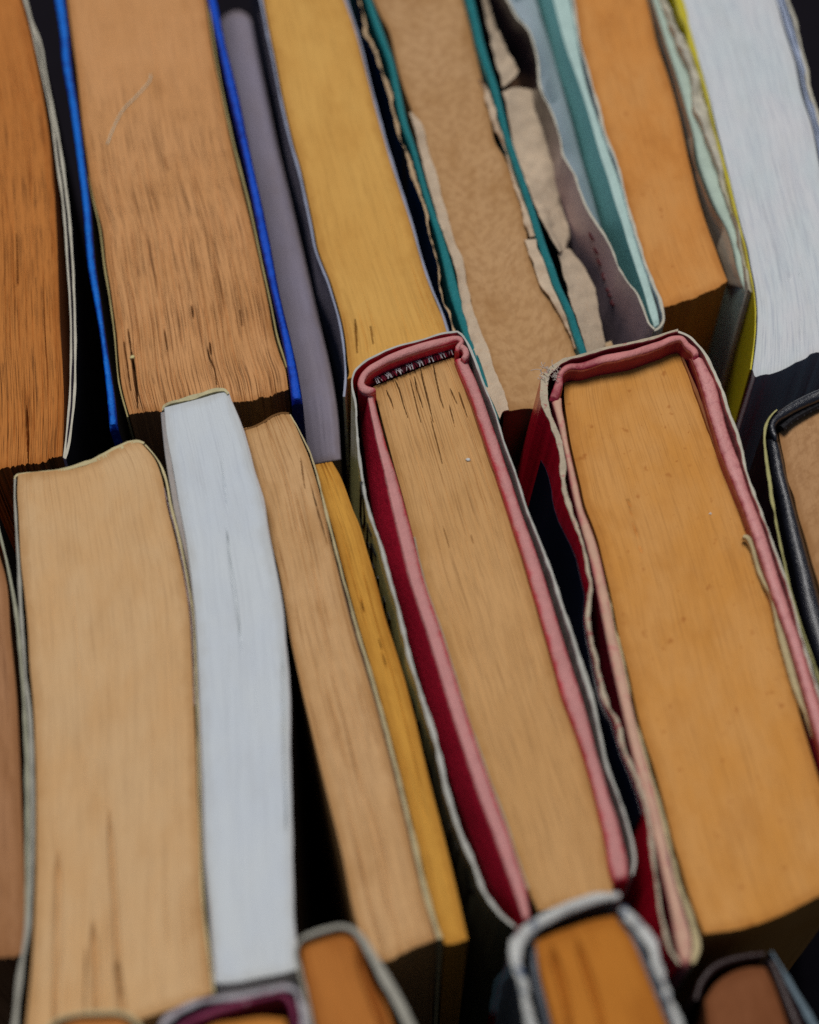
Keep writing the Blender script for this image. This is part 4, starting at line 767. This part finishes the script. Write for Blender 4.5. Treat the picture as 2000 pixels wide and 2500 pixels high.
# --- D3 orange paperback with cream cover
t = thing('paperback_book', 'rust-orange paged paperback with rounded cream cover beside the white book, bottom centre-left', 850, 2500)
pg = paper('rust_leaves', A(158, 98, 42), streak=.35, blotch=.6, edge=A(96, 46, 20))
block('page_block', t, [(733,2310),(742,2370),(752,2420),(770,2500),(800,2640),(850,2900)], [(868,2296),(888,2340),(910,2395),(945,2460),(965,2520),(1010,2640),(1100,2900)], ZD-1.5, pg, T=[(733,2310),(765,2290),(800,2278),(840,2276),(868,2296)], relief=.4, step=.4, lstep=1.5, seed=93,
      cracks=[([(865,2310),(900,2400),(925,2470),(960,2600)], 10, 2.5)])
band('cover', t, [(860,2900),(790,2640),(760,2500),(745,2420),(731,2365),(724,2312),(733,2296),(754,2285),(800,2269),(836,2263),(864,2271),(884,2292),(904,2325),(920,2352),(938,2385),(970,2442),(1000,2502),(1050,2630),(1160,2900)], [8,8,8,8,8,8,9,11,12,12,14,17,20,22,24,24,24,24,24], ZD, [grey_edge, gap_shade, cream_edge, grey_edge], M=7, rnd=.6, wob=.9, tear=1.2, lstep=.8, seed=94)

# --- D4 orange book in worn blue-white cover
t = thing('hardcover_book', 'orange-paged book with frayed blue and white cover in front of the pink hardcover, bottom centre', 1430, 2500)
pg = paper('deep_orange_leaves', A(166, 104, 36), streak=.3, blotch=.6, edge=A(100, 50, 18))
block('page_block', t, [(1307,2300),(1312,2335),(1319,2372),(1333,2430),(1350,2500),(1385,2640),(1440,2900)], [(1502,2236),(1520,2262),(1545,2296),(1566,2345),(1588,2401),(1628,2500),(1680,2640),(1780,2900)], ZD, pg, T=[(1307,2300),(1350,2280),(1400,2262),(1450,2246),(1502,2236)], relief=.35, step=.4, lstep=1.4, seed=95,
      cracks=[([(1345,2300),(1368,2380),(1385,2450),(1410,2600)], 9, 1.8), ([(1405,2280),(1440,2390),(1466,2470),(1490,2600)], 8, 1.6)])
fray = cloth('frayed_blue_white_cover', A(184, 186, 184), rough=.7, spec=.15, blot=.4, flek=.9, flekc=A(44, 66, 100), bump=.9, fs=230.0)
frayd = cloth('slate_blue_cover', (.03, .045, .07, 1), rough=.4, spec=.4, blot=.4, flek=.3, flekc=A(120, 140, 156))
band('cover', t, [(1375,2900),(1330,2640),(1300,2500),(1284,2430),(1272,2380),(1262,2340),(1264,2305),(1280,2278),(1310,2254),(1359,2230),(1417,2206),(1475,2192),(1512,2190)], [22,22,24,20,24,34,40,36,30,28,26,24,20], ZD+2, [fray, frayd, frayd, fray], M=10, rnd=.6, wob=2.2, tear=5, lstep=.35, seed=96)
band('cover', t, [(1520,2215),(1540,2240),(1568,2268),(1592,2300),(1604,2350),(1622,2400),(1650,2480),(1700,2620),(1810,2900)], [16,26,30,28,20,16,16,16,16], ZD+1.5, [fray, frayd, frayd, fray], M=10, rnd=.6, wob=2.0, tear=5, lstep=.35, seed=97)
band('lining', t, [(1312,2262+34),(1304,2330),(1308,2380),(1325,2450),(1342,2520),(1375,2650)], [10,12,14,14,14,14], ZD-.5, frayd, M=4, lstep=1)
band('lining', t, [(1512,2240),(1548,2290),(1574,2345),(1598,2401),(1640,2500),(1690,2620)], [8,12,14,16,18,20], ZD-.3, frayd, M=4, lstep=1)
th = curve([(1250,2345),(1242,2370),(1225,2388),(1216,2402),(1214,2425),(1208,2450),(1206,2470)], 20)
tubes('loose_thread', t, [(P(th[:, 0], th[:, 1], np.linspace(ZD+1, ZD-8, 20)), .22, 0)], [cloth('blue_thread', A(60, 84, 96), rough=.8)])

# --- D5 dim book at the lower right
t = thing('hardcover_book', 'dim brown-paged book low in the bottom right corner, pale blue cover edge showing', 1850, 2600)
pg = paper('shadow_brown_leaves', A(112, 68, 40), streak=.25, blotch=.6, mottle=.15)  # page colour dimmed to carry the shadow lying on this book
block('page_block', t, [(1722,2440),(1728,2500),(1760,2650),(1830,2900)], [(1868,2362),(1887,2401),(1905,2450),(1925,2510),(1980,2650),(2080,2900)], 8, pg, T=[(1722,2440),(1745,2405),(1772,2383),(1829,2362),(1868,2362)], relief=.25, step=.5, lstep=1.5, seed=98)
brd = cloth('dark_brown_board', (.035, .014, .012, 1), rough=.4, spec=.4)
pale = cloth('pale_blue_edge', A(92, 108, 118), rough=.6, spec=.2, blot=.3)
band('board', t, [(1886,2345),(1905,2390),(1925,2440),(1950,2500),(2010,2650),(2110,2900)], [22,24,26,28,30,30], 9, brd, M=6, rnd=.6)
band('dust_jacket', t, [(1884,2322),(1905,2355),(1930,2400),(1958,2450),(1988,2505),(2060,2650),(2170,2900)], [4,7,12,14,16,18,18], 10, [pale, navyl, gap_shade, pale], M=4, wob=.5, lstep=1)
band('spine', t, [(1700,2440),(1715,2395),(1745,2360),(1800,2338),(1868,2328)], [14,16,16,14,12], 9, brd, M=6, rnd=.6, lstep=1)

# ------------------------------------------------------------------ small things lying on the books
hr = curve([(368,182),(366,196),(352,214),(330,238),(303,265),(285,295),(272,325),(262,352)], 30)
o = tubes('lint_hair', None, [(P(hr[:, 0], hr[:, 1], .12 + 0*hr[:, 0]), .15, 0)], [cloth('pale_hair', A(230, 205, 172), rough=.6)])
o['label'] = 'fine pale curved hair lying on the brown pages between the blue boards'; o['category'] = 'hair'

def crumb(name, label, cat, px, py, z, r, m, sd_):
    rs = np.random.RandomState(sd_); nth, nph = 7, 10
    V = []
    for a in range(nth+1):
        for b in range(nph):
            th_, ph = math.pi*a/nth, 2*math.pi*b/nph; q = r*(.7 + .6*hsh(np.array(a*1.0), np.array(b*1.0), sd_)) if 0 < a < nth else r*.8
            V.append((q*math.sin(th_)*math.cos(ph), q*.8*math.sin(th_)*math.sin(ph), q*.55*math.cos(th_)))
    V = np.array(V) + P(px, py, z + r*.35); I = np.arange((nth+1)*nph).reshape(nth+1, nph); J = np.roll(I, -1, 1)
    q = np.stack([I[:-1], I[1:], J[1:], J[:-1]], -1).reshape(-1, 4)
    o = add_mesh(name, None, V, np.r_[q.ravel(), I[0], I[-1][::-1]], np.r_[np.full(len(q), 4), nph, nph], np.zeros(len(q)+2, int), V[:, :2], np.zeros(len(V)), [m])
    o['label'] = label; o['category'] = cat
crm = cloth('off_white_crumb', A(205, 195, 190), rough=.8)
crumb('paper_crumb', 'tiny white crumb lying on the pages of the pink hardcover', 'crumb', 1143, 1122, 8, .45, crm, 3)
crumb('paper_crumb', 'tiny pale paper chip caught in the crack of the thick brown book', 'crumb', 323, 872, 0, .55, cloth('pale_paper_chip', A(210, 180, 130), rough=.8), 5)
crumb('paper_crumb', 'tiny white speck lying on the widest orange-paged book', 'crumb', 1735, 1254, 10, .25, crm, 8)
